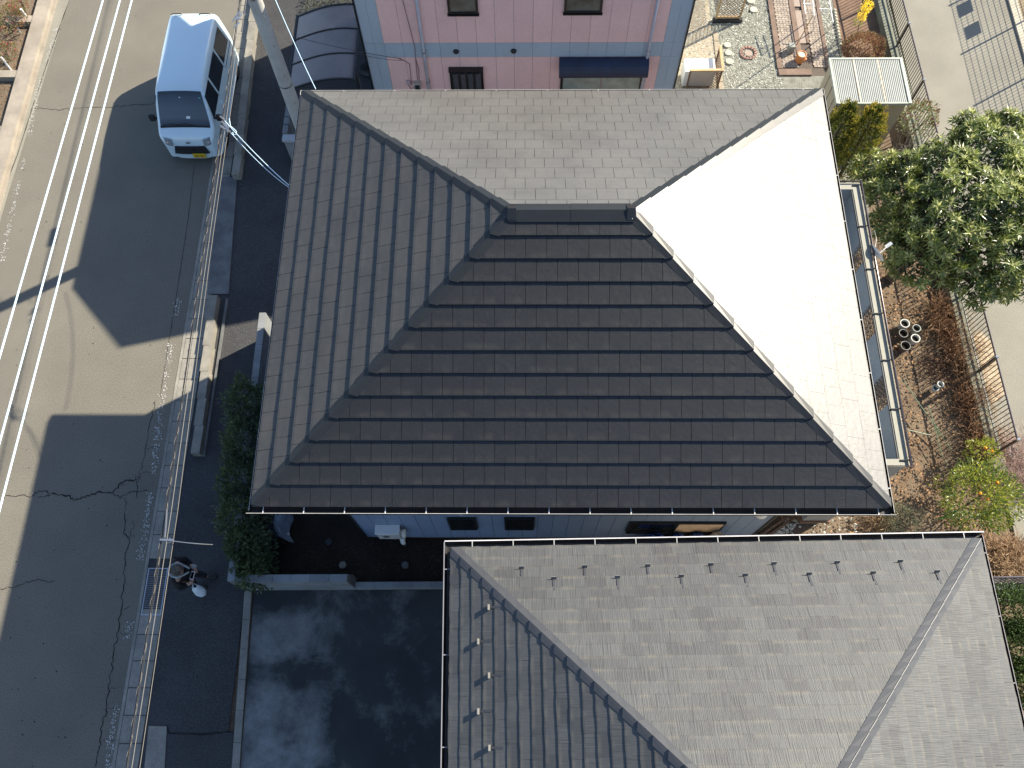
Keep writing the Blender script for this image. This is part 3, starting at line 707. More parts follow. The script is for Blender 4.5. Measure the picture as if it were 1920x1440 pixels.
for _ in range(150):
    p = A(rnd.uniform(0, 300), rnd.uniform(0, 1440), 0); r_ = rnd.uniform(.006, .018)
    if -9.3 < p.x < -4.4: st.poly([(p.x + r_ * rnd.uniform(.6, 1.3) * c(k), p.y + r_ * rnd.uniform(.6, 1.3) * s(k)) for k in range(6)], .006)
st.build('spot', M_crack, road, stuff=True)
# worn white edge lines: paint flakes left in the asphalt
fl = MB()
def flakes(pts, w_, dens, gap):
    P_ = [Vector(A(*p)) for p in pts]
    for i in range(len(P_) - 1):
        Ln = (P_[i + 1] - P_[i]).length; n_ = int(Ln * dens)
        for _ in range(n_):
            t = rnd.random(); p = P_[i].lerp(P_[i + 1], t)
            if mnoise.noise(Vector((p.x * 2, p.y * 1.6, 3))) < gap: continue
            x, y = p.x + rnd.gauss(0, w_), p.y; r_ = rnd.uniform(.004, .014)
            a0 = rnd.random() * 6; fl.poly([(x + r_ * rnd.uniform(.5, 1.4) * c(a0 + k * 1.257), y + r_ * rnd.uniform(.5, 1.6) * s(a0 + k * 1.257)) for k in range(5)], .009)
flakes([(122, 10), (75, 150), (50, 285), (22, 400), (3, 490)], .035, 60, -.12)
flakes([(350, 480), (335, 563), (320, 653), (300, 780)], .045, 85, -.02)
flakes([(300, 780), (283, 923), (267, 1027), (247, 1127), (230, 1260), (213, 1360), (203, 1440)], .045, 110, -.08)
fl.build('lane_paint', M_paint, road, stuff=True)

# left verge: kerb, tree wells
kerb = MB().box(-9.98, -9.58, -60, 60, -.05, .15).build('kerb', mat('kerb_concrete', (.27, .235, .19), .85, .2, 2, 90, .15, .3), None)
struct(kerb); MB().box(-9.575, -9.50, -60, 60, -.02, .03).build('gutter_lip', MATS['kerb_concrete'], kerb)
sheet('planting_bed', [(-60, -60), (-9.99, -60), (-9.99, 60), (-60, 60)], -.045, M_soil)
cwl = thing('tree_well_wall', (-10.1, 12, 0), 'concrete cross walls of the planting bed behind the left kerb', 'kerb wall')
for py in (35, 138, 243, -60, -160):
    p = A(70 - (py + 0) * .28, py, .12); MB().box(-10.75, -9.985, p.y - .12, p.y + .12, -.05, .12).build('cross_wall', MATS['kerb_concrete'], cwl)
for i, ((x0, y0), (x1, y1)) in enumerate((((39, 17), (52, 34)), ((2, 107), (22, 133)), ((33, 52), (39, 62)))):
    a, b = A(x1, y1, -.02), A(x0, y0, .42 if i < 2 else .2)
    o = MB().tube([a, b], .028 if i < 2 else .015, 8).build('marker_post', M_white); tag(o, ('white slanted post by the upper red and green bush', 'white slanted post by the lower red and green bush', 'short white stub between the two slanted posts')[i], 'post')

# gutter covers along the right of the road, cut round the grate
gut = MB().box(-4.20, -4.135, -60, 60, -.05, .012).build('gutter_kerb', M_conc, None); struct(gut)
pr_ = None; cov = MB().box(-4.12, -3.67, -.49, .0, -.05, .010)
y_ = -4.42
while y_ < 17.2:
    if not (-.95 < y_ < .10):
        h_ = rnd.uniform(.008, .016)
        if pr_ is None: pr_ = MB().box(-4.125, -3.675, y_ + .006, y_ + .52, -.05, .012).build('cover_slab', M_conc, gut); yp = y_
        else: shift(pr_, (rnd.uniform(-.004, .004), y_ - yp, rnd.uniform(-.003, .003)))
    y_ += .53
MB().box(-4.125, -3.675, -60, -4.43, -.05, .010).box(-4.125, -3.675, 17.72, 60, -.05, .010).build('cover_slab_far', M_conc, gut)
gr = thing('drain_grate', (-3.93, -.35, 0), 'steel bar drain grate in the gutter beside the person', 'drain grate')
MB().box(-4.12, -3.68, -.85, .15, -.40, -.38).build('pit_floor', M_black, gr)
f = MB(); 
for x_ in (-4.115, -3.705): f.box(x_, x_ + .025, -.85, .15, -.30, .014)
for y_ in (-.85, .125): f.box(-4.09, -3.705, y_, y_ + .025, -.30, .014)
f.build('frame', M_galv, gr)
M_gal2 = mat('grate_steel', (.22, .225, .23), .5, metal=.6)
bb = MB().box(-4.09, -3.705, -.81, -.795, -.02, .010).build('bar', M_gal2, gr)
for i in range(1, 24): shift(bb, (0, .0385 * i, 0))
for x_ in (-3.97, -3.83): MB().box(x_, x_ + .008, -.82, .125, -.028, -.021).build('cross_bar', M_gal2, gr)

# low block kerbs beside the verge
M_blk = mat('kerb_block_stone', (.22, .205, .175), .9, .22, 3, 70, .2, .4, rv=.1)
for lab, ya, yb, xa, xb in (('long low concrete block kerb lit in the middle, beside the drain covers', 2.68, 6.71, -3.49, -3.66), ('low concrete block kerb beside the van, upper stretch', 10.23, 18, -3.55, -3.84)):
    k_ = thing('block_kerb', ((xa + xb) / 2 + .1, (ya + yb) / 2, 0), lab, 'kerb wall'); n_ = int((yb - ya) / .6)
    for i in range(n_):
        t = i / n_; x_ = xa + (xb - xa) * t; l_ = (yb - ya) / n_
        MB().box(x_, x_ + .20, ya + i * l_ + .004, ya + (i + 1) * l_ - .004, -.02, .24).build('block', M_blk, k_)
    MB().box(xa + .203, xa + .26, ya, yb, -.02, .05).build('mortar_foot', M_conc_d, k_) if ya < 5 else None
struct(MB().prism([A(x, y, 0) for x, y in ((413, 333), (445, 333), (437, 440), (429, 552), (405, 552), (390, 552), (402, 440))], -.02, .03).build('apron_slab', M_conc_d))
struct(MB().prism([A(x, y, 0) for x, y in ((279, 1361), (313, 1362), (307, 1470), (268, 1470))], -.02, .012).build('concrete_patch', M_conc))
o = sheet('verge_patch', px((315, 1378), (438, 1372), (432, 1500), (305, 1500)), .0, M_asph2)
crack([(313, 1360), (316, 1374), (380, 1377), (438, 1371)], .03, .01, o)
# strip kerb beside the parking court
pk = thing('edging_kerb', (-1.85, -3, 0), 'pale concrete edging between the verge and the parking court', 'kerb')
for i in range(18):
    ya, yb = -.33 - i * .6, -.33 - (i + 1) * .6; xo = -.035 * i * .9 * -1
    MB().prism([(-1.95 + .03 * i, ya - .004), (-1.80 + .03 * i, ya - .004), (-1.77 + .03 * i, yb + .004), (-1.92 + .03 * i, yb + .004)], -.02, .05).build('edging_block', M_conc, pk)
    
# ================================================================== block wall round the yard
M_wallb = mat('wall_block', (.21, .22, .225), .85, .18, 2.5, 80, .15, .3, rv=.10)
M_wallt = mat('wall_top_moss', (.085, .088, .085), .9, .3, 2.5, 60, .25)
bw = thing('block_wall', (-1.9, 2.6, 0), 'grey concrete block wall with capped top round the dark yard, under the hedge', 'wall')
nb = 0
def wallrun(x0, y0, x1, y1, h, t_=.15, cap=True, mm=None):
    d = Vector((x1 - x0, y1 - y0, 0)); Ln = d.length; d.normalize(); n = Vector((-d.y, d.x, 0)) * t_; k = int(round(Ln / .4)); cs = int(round(h / .2))
    for r_ in range(cs):
        off = 0
        for i in range(k):
            a = Vector((x0, y0, 0)) + d * (Ln * i / k + .004); b_ = Vector((x0, y0, 0)) + d * (Ln * (i + 1) / k - .004)
            MB().prism([a, b_, b_ + n, a + n], r_ * h / cs + .003, (r_ + 1) * h / cs - .002).build('block', mm or M_wallb, bw)
    c_ = MB(); a, b_ = Vector((x0, y0, 0)), Vector((x1, y1, 0)); c_.prism([a + n * .08, b_ + n * .08, b_ + n * .92, a + n * .92], 0, h - .01); c_.build('mortar_core', M_conc_d, bw)
wallrun(-1.84, -.30, -1.90, 5.80, 1.1, .15)
wallrun(-1.83, -.32, .45, -.30, 1.1, .15)
wallrun(.46, -.30, 9.0, -.22, .30, .12)
MB().box(-1.70, .44, -.145, -.06, .0, .55).build('planter_kerb', M_wallt, bw)

# small gate pillar wall by the pole
gp = thing('gate_wall', (-1.75, 9.6, 0), 'short grey block wall with pale capped pillar at the foot of the utility pole', 'wall')
a = A(533, 252, 1.1); b = A(562, 264, 1.1)
for i, (u0, v0, u1, v1) in enumerate(((536, 195, 543, 206), (535, 207, 542, 218), (533, 220, 541, 232), (531, 234, 540, 249))):
    p0, p1 = A(u0, v0, .9), A(u1, v1, .9); MB().box(p0.x, p0.x + .13, p1.y, p0.y, 0, .9).build('block', M_wallb, gp)
p0, p1 = A(530, 252, 1.2), A(566, 263, 1.2)
MB().box(p0.x, p1.x + .3, p1.y, p0.y, 1.12, 1.2).build('cap', mat('cap_pale', (.40, .41, .43), .7), gp)
MB().box(p0.x + .03, p1.x + .27, p1.y + .02, p0.y - .02, 0, 1.118).build('pillar', M_wallb, gp)
p = A(522, 190, .5); 
# round covers in the yard
for i, (x_, y_, lab, m_) in enumerate(((643, 1060, 'pale round drain cover near the corner of the block wall', M_conc), (760, 1060, 'darker round drain cover nearer the slate roof', M_conc_d), (617, 1017, 'faint round cover sunk in the dark soil below the eave', mat('cover_dark', (.04, .045, .05), .8)))):
    p = A(x_, y_, 0); o = MB().lathe(p.x, p.y, [(.075, 0), (.078, .05), (.066, .055), (.064, .048)], 20).build('drain_cover', m_); tag(o, lab, 'drain cover')
    
# ================================================================== utility pole and cables
pole = thing('utility_pole', (-1.51, 10.83, 0), 'tall tapered concrete utility pole at the house corner', 'utility pole')
pole_b = MB().lathe(-1.51, 10.83, [(.175 - .0055 * z, z) for z in (0, 2, 4, 6, 8, 10, 12)], 20).build('pole', mat('pole_concrete', (.42, .42, .39), .8, .12, 2, 60, .15, .2, spec=.3), pole, smooth=True)
for i in range(14):
    z = 2.4 + .45 * i; sg = 1 if i % 2 else -1; an = 2.2 + (0 if i % 2 else math.pi)
    MB().tube([(-1.51 + .14 * c(an), 10.83 + .14 * s(an), z), (-1.51 + .29 * c(an), 10.83 + .29 * s(an), z)], .009, 6).build('step_bolt', M_galv, pole)
for z in (5.45, 5.8, 2.9): MB().lathe(-1.51, 10.83, [(.178 - .0055 * z, z), (.178 - .0055 * z, z + .04)], 16).build('band', M_galv, pole)
MB().box(-2.3, -.3, 10.60, 10.68, 10.35, 10.43).build('crossarm', M_galv, pole)
for x_ in (-1.28, -1.06, -.90): MB().lathe(x_, 10.64, [(.03, 10.43), (.045, 10.47), (.03, 10.5), (.045, 10.53), (.02, 10.57)], 10).build('insulator', M_white, pole)
M_wire = mat('cable_white', (.52, .70, .84), .4, fvar=0, spec=.6); M_cab = mat('cable_dark', (.035, .035, .038), .5, fvar=0); M_cabt = mat('cable_tan', (.19, .175, .15), .5, fvar=0)
def span(pts, sag, n=16):
    a, b = Vector(pts[0]), Vector(pts[1]); return [a.lerp(b, t / n) - Vector((0, 0, sag * 4 * (t / n) * (1 - t / n))) for t in range(n + 1)]
def thr(pxa, pxb, z, y0, y1):
    """straight level line through two photo points at height z, extended from y0 to y1"""
    a, b = A(*pxa, z), A(*pxb, z); t0 = (y0 - a.y) / (b.y - a.y); t1 = (y1 - a.y) / (b.y - a.y)
    return [a.lerp(b, t0), a.lerp(b, t1)]
for i, (a_, b_) in enumerate((((193, 0), (0, 667)), ((225, 0), (0, 827)), ((247, 0), (0, 953)))):
    q = thr(a_, b_, 10.5, 38, -26)
    o = MB().tube([q[0].lerp(q[1], t / 24) for t in range(25)], .0102, 6).build('power_line', M_wire, origin=tuple(q[0])); tag(o, ('leftmost of the three bright power lines over the road', 'middle one of the three bright power lines over the road', 'rightmost of the three bright power lines over the road')[i], 'power line', 'power lines over the road')
# telecom bundle
tl = [((450, 0), (380, 480), (310, 960), (237, 1440)), ((456, 0), (388, 480), (321, 960), (247, 1440)), ((462, 0), (394, 480), (333, 960), (262, 1440)), ((452, 0), (383, 480), (314, 960), (240, 1440))]
labs = ['thick dark telephone cable at the left edge of the bundle above the gutter', 'middle telephone cable of the bundle above the gutter', 'single pale telephone cable at the right of the bundle above the gutter', 'dark messenger wire running along the bundle above the gutter']
for i, L_ in enumerate(tl):
    z = 5.55 + .05 * (i % 2); P_ = [A(*p, z) for p in L_]
    d0 = (P_[0] - P_[1]).normalized(); pts = [Vector((-1.55, 38, z + .1)), Vector((-1.66, 10.9, z + .1))] + [P_[0]] * 1 + [P_[1], P_[2], P_[3]] + [P_[3] + (P_[3] - P_[2]).normalized() * 22]
    if P_[0].y > 10.4: pts = [Vector((-1.74 + .02 * i, 38, z + .06)), P_[0]] + pts[3:]
    fine = []
    for k in range(len(pts) - 1):
        for t in range(6): fine.append(pts[k].lerp(pts[k + 1], t / 6))
    fine.append(pts[-1])
    o = MB().tube(fine, (.012, .005, .0045, .005)[i], 6).build('telephone_cable', (M_cab, M_cabt, M_cabt, M_cab)[i], origin=tuple(pts[0])); tag(o, labs[i], 'cable', 'telephone cables above the gutter')
    if i == 0:
        hx = []; tot = 0
        for k in range(2, 5):
            if k >= len(pts): break
            a, b = pts[k - 1], pts[k]; Ln = (b - a).length; n_ = int(Ln / .04)
            for j in range(n_):
                p = a.lerp(b, j / n_); ph_ = (tot + Ln * j / n_) * 2 * math.pi / .42; hx.append(p + Vector((c(ph_) * .019, 0, s(ph_) * .015)))
            tot += Ln
        o = MB().tube(hx, .0028, 4).build('spiral_hanger', M_cabt, origin=tuple(hx[0])); tag(o, 'tan spiral hanger wire wound round the telephone cables', 'cable')
cl = MB()
for (u, v) in ((446, 28), (441, 36), (444, 48), (449, 33)):
    p = A(u, v, 5.6); cl.tube([p + Vector((-.05, -.06, 0)), p + Vector((.05, .06, .03))], .016, 6)
p = A(452, 30, 5.6); cl.tube([p + Vector((.1 * c(t), .09 * s(t), .02)) for t in np.linspace(0, 5, 12)], .007, 5)
tag(cl.build('cable_clamp', M_galv), 'bright metal clamps and wire loop on the cables beside the pole top', 'cable clamp')
cl = MB()
for (u, v) in ((417, 222), (420, 232), (424, 238), (418, 240), (428, 245)):
    p = A(u, v, 5.6); cl.tube([p + Vector((-.05, .05, 0)), p + Vector((.06, -.05, .02))], .018, 6)
tag(cl.build('cable_clamp', M_galv), 'bright metal clamps on the cables in front of the van', 'cable clamp')
dr = MB(); a, b = A(420, 225, 5.6), A(545, 350, 5.9)
dr.tube(span((a, b), .12), .008, 5); dr.tube(span((A(425, 240, 5.6), A(543, 352, 5.9)), .2), .006, 5)
dr.tube([A(430, 222, 5.6), A(432, 236, 5.55), A(443, 246, 5.5), A(444, 252, 5.5), A(438, 253, 5.5), A(436, 248, 5.5)], .008, 5)
tag(dr.build('service_drop', M_wire), 'white service wire sagging from the cables to the west eave', 'cable')
sd_ = MB(); sd_.tube(span((A(514, -6, 5.6), A(592, 167, 6.1)), .15), .008, 5)
tag(sd_.build('service_wire', M_wire), 'thin white wire beside the pole running to the roof corner', 'cable')
w3_ = MB(); w3_.tube(span((A(557, 70, 4.), (onwall(752, 110, yw))), .05), .006, 5); w3_.tube(span((A(660, 96, 3.6), (onwall(756, 113, yw))), .08), .005, 5)
tag(w3_.build('service_wire', mat('cable_mauve', (.05, .035, .05), .5)), 'thin dark wire crossing above the carport to the pink wall', 'cable')
eb = MB(); a, b = A(300, 1012, 5.6), A(326, 1013, 5.6)
eb.bar(a, b, .03); eb.tube([A(313, 955, 5.6), A(311, 985, 5.6), A(309, 1008, 5.6)], .014, 6)
eb.tube([A(308, 1010, 5.55), A(313, 1018, 5.55), A(322, 1016, 5.55), A(318, 1009, 5.55)], .008, 5); eb.tube(span((A(322, 1014, 5.6), A(398, 1021, 5.9)), .05), .007, 5)
tag(eb.build('cable_bracket', M_galv), 'bright bracket and thin arm on the cables above the person', 'bracket')
# cable closures near the pole
for i, (y_, z_) in enumerate(((11.95, 5.45),)):
    o = MB().tube([(-1.72, y_, z_ + .1), (-1.72, y_ + .5, z_ + .1)], .07, 10).build('cable_closure', M_black); tag(o, 'black cable joint case hanging on the telephone cables by the pole', 'cable box')

# ================================================================== carport roof
cp = thing('carport', (-.85, 12.3, 0), 'curved carport with brown translucent roof panels beside the pink house', 'carport')
M_poly = mat('polycarbonate', (.24, .185, .17), .22, .15, 1.5, fvar=.03, alpha=.86, spec=.7, coat=.4)
X0, X1, Y0, Y1 = -1.70, -.02, 11.28, 13.62
def cz(t): return 2.16 + .40 * s(t * math.pi * .62) 
for j in range(3):
    ya, yb = Y0 + (Y1 - Y0) * j / 3 + .015, Y0 + (Y1 - Y0) * (j + 1) / 3 - .015
    m_ = MB(); n_ = 12
    vs = []
    for k in range(n_ + 1):
        t = k / n_; x_ = X0 + (X1 - X0) * t; vs += [(x_, ya, cz(t)), (x_, yb, cz(t))]
    m_.add(vs, [(2 * k, 2 * k + 2, 2 * k + 3, 2 * k + 1) for k in range(n_)]); m_.build('roof_panel', M_poly, cp, smooth=True)
for j in range(4):
    y_ = Y0 + (Y1 - Y0) * j / 3; w_ = .035 if j in (0, 3) else .022
    m_ = MB(); 
    for k in range(12):
        t0, t1 = k / 12, (k + 1) / 12; m_.bar((X0 + (X1 - X0) * t0, y_, cz(t0)), (X0 + (X1 - X0) * t1, y_, cz(t1)), w_, .05)
    m_.build('rib', M_dark, cp)
for x_, t in ((X0, 0), (X1, 1)): MB().bar((x_, Y0 - .03, cz(t)), (x_, Y1 + .03, cz(t)), .05, .07).build('side_beam', M_dark, cp)
for y_ in (Y0 + .3, Y1 - .3): MB().box(X1 - .03, X1 + .04, y_ - .04, y_ + .04, 0, cz(1)).build('post', M_dark, cp)
# coiled hose and odds under the carport edge
hs = MB(); p = A(690, 128, .1)
for k in range(5): r_ = .10 + .035 * k; hs.tube([(p.x + r_ * c(t * math.pi / 12), p.y + r_ * s(t * math.pi / 12), .03 + .012 * k) for t in range(25)], .013, 5, caps=False)
tag(hs.build('garden_hose', M_black), 'black coiled hose on the dark ground between carport and pink house', 'hose')
by = thing('bicycle', (-.75, 11.0, 0), 'dark bicycle parked under the near edge of the carport', 'bicycle')
for x_ in (-1.15, -.15):
    MB().tube([(x_ + .31 * c(t * math.pi / 12), 10.95, .33 + .31 * s(t * math.pi / 12)) for t in range(25)], .018, 6, caps=False).build('wheel', M_black, by)
MB().tube([(-1.15, 10.95, .33), (-.95, 10.95, .80), (-.38, 10.95, .76), (-.62, 10.95, .35), (-.92, 10.95, .72)], .018, 6).tube([(-.38, 10.95, .88), (-.62, 10.95, .35), (-.15, 10.95, .33), (-.38, 10.95, .76)], .016, 6).build('frame', mat('bike_purple', (.14, .10, .16), .4), by)
MB().tube([(-1.0, 10.70, 1.0), (-.93, 10.95, .96), (-1.0, 11.2, 1.0)], .014, 6).build('handlebar', M_galv, by)
MB().box(-.48, -.26, 10.88, 11.02, .88, .94).build('saddle', M_black, by, bevel=.02)
# ================================================================== parked van
VX, VY = -4.56, 10.80
van = thing('parked_van', (VX, VY + 1.7, 0), 'white boxy kei van parked at the roadside, nose towards the bottom of the picture', 'van')
M_vb = mat('van_paint', (.60, .74, .80), .25, .02, 1, fvar=.0, coat=.8, spec=.5)
M_vg = mat('van_glass', (.012, .018, .024), .04, .2, 2, fvar=0, spec=.8, coat=.8)
M_rub = mat('rubber', (.012, .012, .012), .8)
LV = 3.395
def interp(x, tb):
    for (a, fa), (b, fb) in zip(tb, tb[1:]):
        if x <= b: t = (x - a) / (b - a) if b > a else 0; t = max(0, t); return fa + (fb - fa) * t
    return tb[-1][1]
ZT = [(0, .62), (.02, .78), (.06, .90), (.14, .985), (.26, 1.06), (.34, 1.12), (.50, 1.34), (.66, 1.56), (.80, 1.72), (.92, 1.80), (1.1, 1.84), (2.0, 1.875), (3.0, 1.86), (3.28, 1.82), (3.36, 1.72), (LV, 1.30)]
def vw(y, z):
    w_ = interp(z, [(0, .70), (.3, .73), (.9, .737), (1.05, .72), (1.60, .635), (1.80, .60), (2, .59)])
    f = interp(y, [(0, .80), (.03, .87), (.08, .925), (.16, .965), (.3, .99), (.5, 1), (3.2, 1), (3.33, .98), (LV, .95)])
    return w_ * f
def ztop(y, x):
    z = interp(y, ZT); return z
ys_ = [0, .02, .05, .09, .14, .20, .26, .34, .42, .50, .58, .66, .74, .80, .86, .92, 1.0, 1.1, 1.4, 1.7, 2.0, 2.4, 2.8, 3.1, 3.22, 3.30, 3.36, LV]
def ring(y):
    zt = interp(y, ZT); zb = .20 if y > .05 else .24; pts = []
    hs = [0, .15, .3, .45, .6, .72, .82, .90, .955]
    for h in hs: z = zb + (zt - zb) * h; pts.append((vw(y, z), z))
    w_t = vw(y, zt); last = pts[-1]
    for q in (.30, .6, .85): pts.append((w_t * (1 - .10 * q) * 1.0 if q < 1 else 0, zt - (zt - last[1]) * (1 - q) ** 2 * .8))
    pts.append((w_t * .55, zt + .012)); pts.append((0, zt + .018))
    full = [(-x, z) for x, z in pts] + [(x, z) for x, z in reversed(pts[:-1])]
    return [(VX + x, VY + y, z) for x, z in full]
m_ = MB(); rg = [ring(y) for y in ys_]; n_ = len(rg[0])
for r_ in rg: m_.v += r_
for i in range(len(rg) - 1):
    for k in range(n_ - 1): a = i * n_ + k; m_.f.append((a, a + n_, a + n_ + 1, a + 1))
m_.f.append(tuple(range(n_))); m_.f.append(tuple(reversed(range((len(rg) - 1) * n_, len(rg) * n_))))
m_.f.append(tuple([i * n_ for i in range(len(rg))] + [i * n_ + n_ - 1 for i in reversed(range(len(rg)))]))
m_.mi = [0] * len(m_.f)
vb = m_.build('body', M_vb, van, smooth=True)
vb.data.polygons[-1].use_smooth = vb.data.polygons[-2].use_smooth = vb.data.polygons[-3].use_smooth = False
def topq(y, xf, o_=.006):
    zt = interp(y, ZT); w_t = vw(y, zt); 
    return Vector((VX + w_t * xf, VY + y - o_ * .7, zt + .018 - .03 * xf * xf + o_))
def patch(fn, us, vs_, m, name, par, thick=None):
    mb = MB(); nu, nv = len(us), len(vs_)
    mb.v = [tuple(fn(u, v)) for u in us for v in vs_]
    mb.f = [(i * nv + j, i * nv + j + 1, (i + 1) * nv + j + 1, (i + 1) * nv + j) for i in range(nu - 1) for j in range(nv - 1)]; mb.mi = [0] * len(mb.f)
    return mb.build(name, m, par, smooth=True)
xs = [-.90, -.6, -.3, 0, .3, .6, .90]
ws = patch(lambda u, v: topq(u, v * (1 if u < .8 else .985), .008), [.275, .34, .42, .50, .58, .66, .74, .80, .83], xs, M_vg, 'windshield', van)
patch(lambda u, v: topq(u, v, .011), [.262, .275, .30], xs, M_rub, 'cowl', van)
for sgn in (-1, 1): MB().tube([topq(.29, -.1 + .5 * (sgn > 0), .02), topq(.33, -.5 + .5 * (sgn > 0), .022), topq(.31, -.8 + .5 * (sgn > 0), .02)], .008, 5).build('wiper', M_rub, ws)
MB().box(VX - .02, VX + .02, VY + .70, VY + .74, 1.655, 1.665).build('mirror_base', M_white, ws)
p = topq(.42, .18, .012); MB().add([p + Vector(q) for q in ((-.05, -.03, 0), (.05, -.03, 0), (.05, .03, .03), (-.05, .03, .03))], [(0, 1, 2, 3)]).build('paper', M_white, ws)
p = topq(.72, .78, .012); MB().lathe(p.x, p.y, [(.028, p.z), (.028, p.z + .003)], 12).build('sticker', mat('sticker_teal', (.1, .45, .40), .5), ws)
def sideq(sg, y, z, o_=.006): return Vector((VX + sg * (vw(y, z) + o_), VY + y, z))
for sg in (1, -1):
    for (ya0, ya1, yb0, yb1) in ((.50, .74, 1.28, 1.28), (1.36, 1.36, 2.22, 2.22), (2.30, 2.30, 3.10, 3.02)):
        fn = lambda u, v: sideq(sg, (ya0 + (ya1 - ya0) * v) * (1 - u) + (yb0 + (yb1 - yb0) * v) * u, 1.10 + .56 * v)
        patch(fn, [0, .25, .5, .75, 1], [0, .33, .66, 1] if sg > 0 else [1, .66, .33, 0], M_vg, 'side_window', van)
    sm_ = MB()
    for y_ in (.46, 1.32, 2.27): sm_.bar(sideq(sg, y_, .35, .001), sideq(sg, y_, 1.06, .001), .008, .004)
    sm_.bar(sideq(sg, 2.27, .98, .002), sideq(sg, 3.2, .98, .002), .014, .010); sm_.build('door_seam', M_rub, van)
    MB().box(*sorted((sideq(sg, 1.2, .9).x, sideq(sg, 1.2, .9, .03).x)), VY + 1.12, VY + 1.26, .90, .93).build('door_handle', M_vb, van)
    mr = MB(); p = sideq(sg, .52, 1.12, .0)
    mr.bar(p, p + Vector((sg * .10, -.02, .02)), .03, .05); mrr = mr.build('side_mirror', M_rub, van)
    MB().box(*sorted((p.x + sg * .07, p.x + sg * .22)), p.y - .06, p.y + .03, p.z - .06, p.z + .12).build('mirror_shell', M_rub, mrr, bevel=.02)
    # head lamps
    fn = lambda u, v: Vector((VX + sg * (.40 + .245 * u), VY - .030 + .10 * u ** 2.5 + .16 * max(0, v) * (.25 + .2 * u) + .022 * (1 - u) - .02, .70 + .20 * v + .04 * u))
    hl = patch(fn, [0, .25, .5, .75, 1] if sg > 0 else [1, .75, .5, .25, 0], [0, .3, .6, 1], mat('lamp_lens', (.42, .45, .48), .08, .3, 30, fvar=0, coat=1., metal=.5), 'headlight', van)
    MB().lathe(VX + sg * .52, VY + .04, [(.045, .80), (.03, .83), (.005, .835)], 12).build('lamp_bulb', M_galv, hl)
    for y_ in (.62, 2.86):
        w_ = MB(); 
        for k_, (ra, xo) in enumerate(((.27, .0),)): 
            cxx = VX + sg * .64; pts = [(cxx - .075, VY + y_, .27), (cxx + .075, VY + y_, .27)]
            w_.tube(pts, .27, 20)
        wo = w_.build('wheel', M_rub, van); MB().tube([(VX + sg * .66, VY + y_, .27), (VX + sg * .725, VY + y_, .27)], .17, 16).build('rim', M_galv, wo)
# grille opening, bumper, plate, emblem
g_ = MB(); zf = lambda x: VY - .016 + .26 * abs(x) ** 3.2
n_ = 9
for i in range(n_ - 1):
    xa, xb = -.46 + .92 * i / (n_ - 1), -.46 + .92 * (i + 1) / (n_ - 1)
    tr = lambda x: .62 - max(0, abs(x) - .30) * .0; g_.add([(VX + xa * .84, zf(xa) - .004, .675), (VX + xb * .84, zf(xb) - .004, .675), (VX + xb, zf(xb) - .045, .42), (VX + xa, zf(xa) - .045, .42)], [(0, 3, 2, 1)])
gro = g_.build('grille', M_rub, van)
for z_ in (.50, .58): 
    b_ = MB()
    for i in range(8): xa, xb = -.42 + .84 * i / 8, -.42 + .84 * (i + 1) / 8; b_.bar((VX + xa, zf(xa) - .03, z_), (VX + xb, zf(xb) - .03, z_), .012, .008)
    b_.build('grille_bar', M_dark, gro)
b_ = MB()
for i in range(14):
    xa, xb = -.66 + 1.32 * i / 14, -.66 + 1.32 * (i + 1) / 14; fa = VY - .055 + .20 * abs(xa / .66) ** 4; fb = VY - .055 + .20 * abs(xb / .66) ** 4
    b_.add([(VX + xa, fa, .24), (VX + xb, fb, .24), (VX + xb, fb - .01, .40), (VX + xa, fa - .01, .40), (VX + xa, fa + .09, .415), (VX + xb, fb + .09, .415)], [(0, 1, 2, 3), (3, 2, 5, 4)])
b_.build('bumper', M_vb, van, smooth=False)
m_ = MB(); m_.lathe(VX, 0, [(.055, 0), (.055, .012)], 16); m_.v = [(x, VY - .012 + .045 * (.2) - z + .012, .79 + y * .62) for x, y, z in m_.v]
m_.build('emblem', M_galv, van)
plate = MB().box(VX + .0, VX + .33, VY - .088, VY - .078, .30, .465).build('number_plate', mat('plate_yellow', (.62, .42, .02), .5, .03, fvar=0), van)
def text(name, body, size, loc, rot, m, parent, ext=.002):
    cu = bpy.data.curves.new(name, 'FONT'); cu.body = body; cu.size = size; cu.align_x = 'CENTER'; cu.align_y = 'CENTER'; cu.extrude = ext; cu.materials.append(m)
    t_ = bpy.data.objects.new('t', cu); me = bpy.data.meshes.new_from_object(t_); bpy.data.objects.remove(t_); me.materials.clear(); me.materials.append(m); o = bpy.data.objects.new(name, me); C.objects.link(o); WORLD[o.name] = Vector(loc); o.parent = parent; o.location = Vector(loc) - WORLD[parent.name]; o.rotation_euler = rot; return o
text('plate_number', '47-51', .115, (VX + .175, VY - .090, .362), (R(90), 0, 0), M_black, plate)
text('plate_small', '480', .04, (VX + .165, VY - .090, .435), (R(90), 0, 0), M_black, plate) if False else None
for x_ in (-.38, .34):
    MB().tube([(VX + x_ - .14, VY + 3.20, 1.875), (VX + x_ - .10, VY + 3.235, 1.87), (VX + x_ + .10, VY + 3.235, 1.87), (VX + x_ + .14, VY + 3.20, 1.875)], .013, 6).build('roof_slot', M_rub, van)

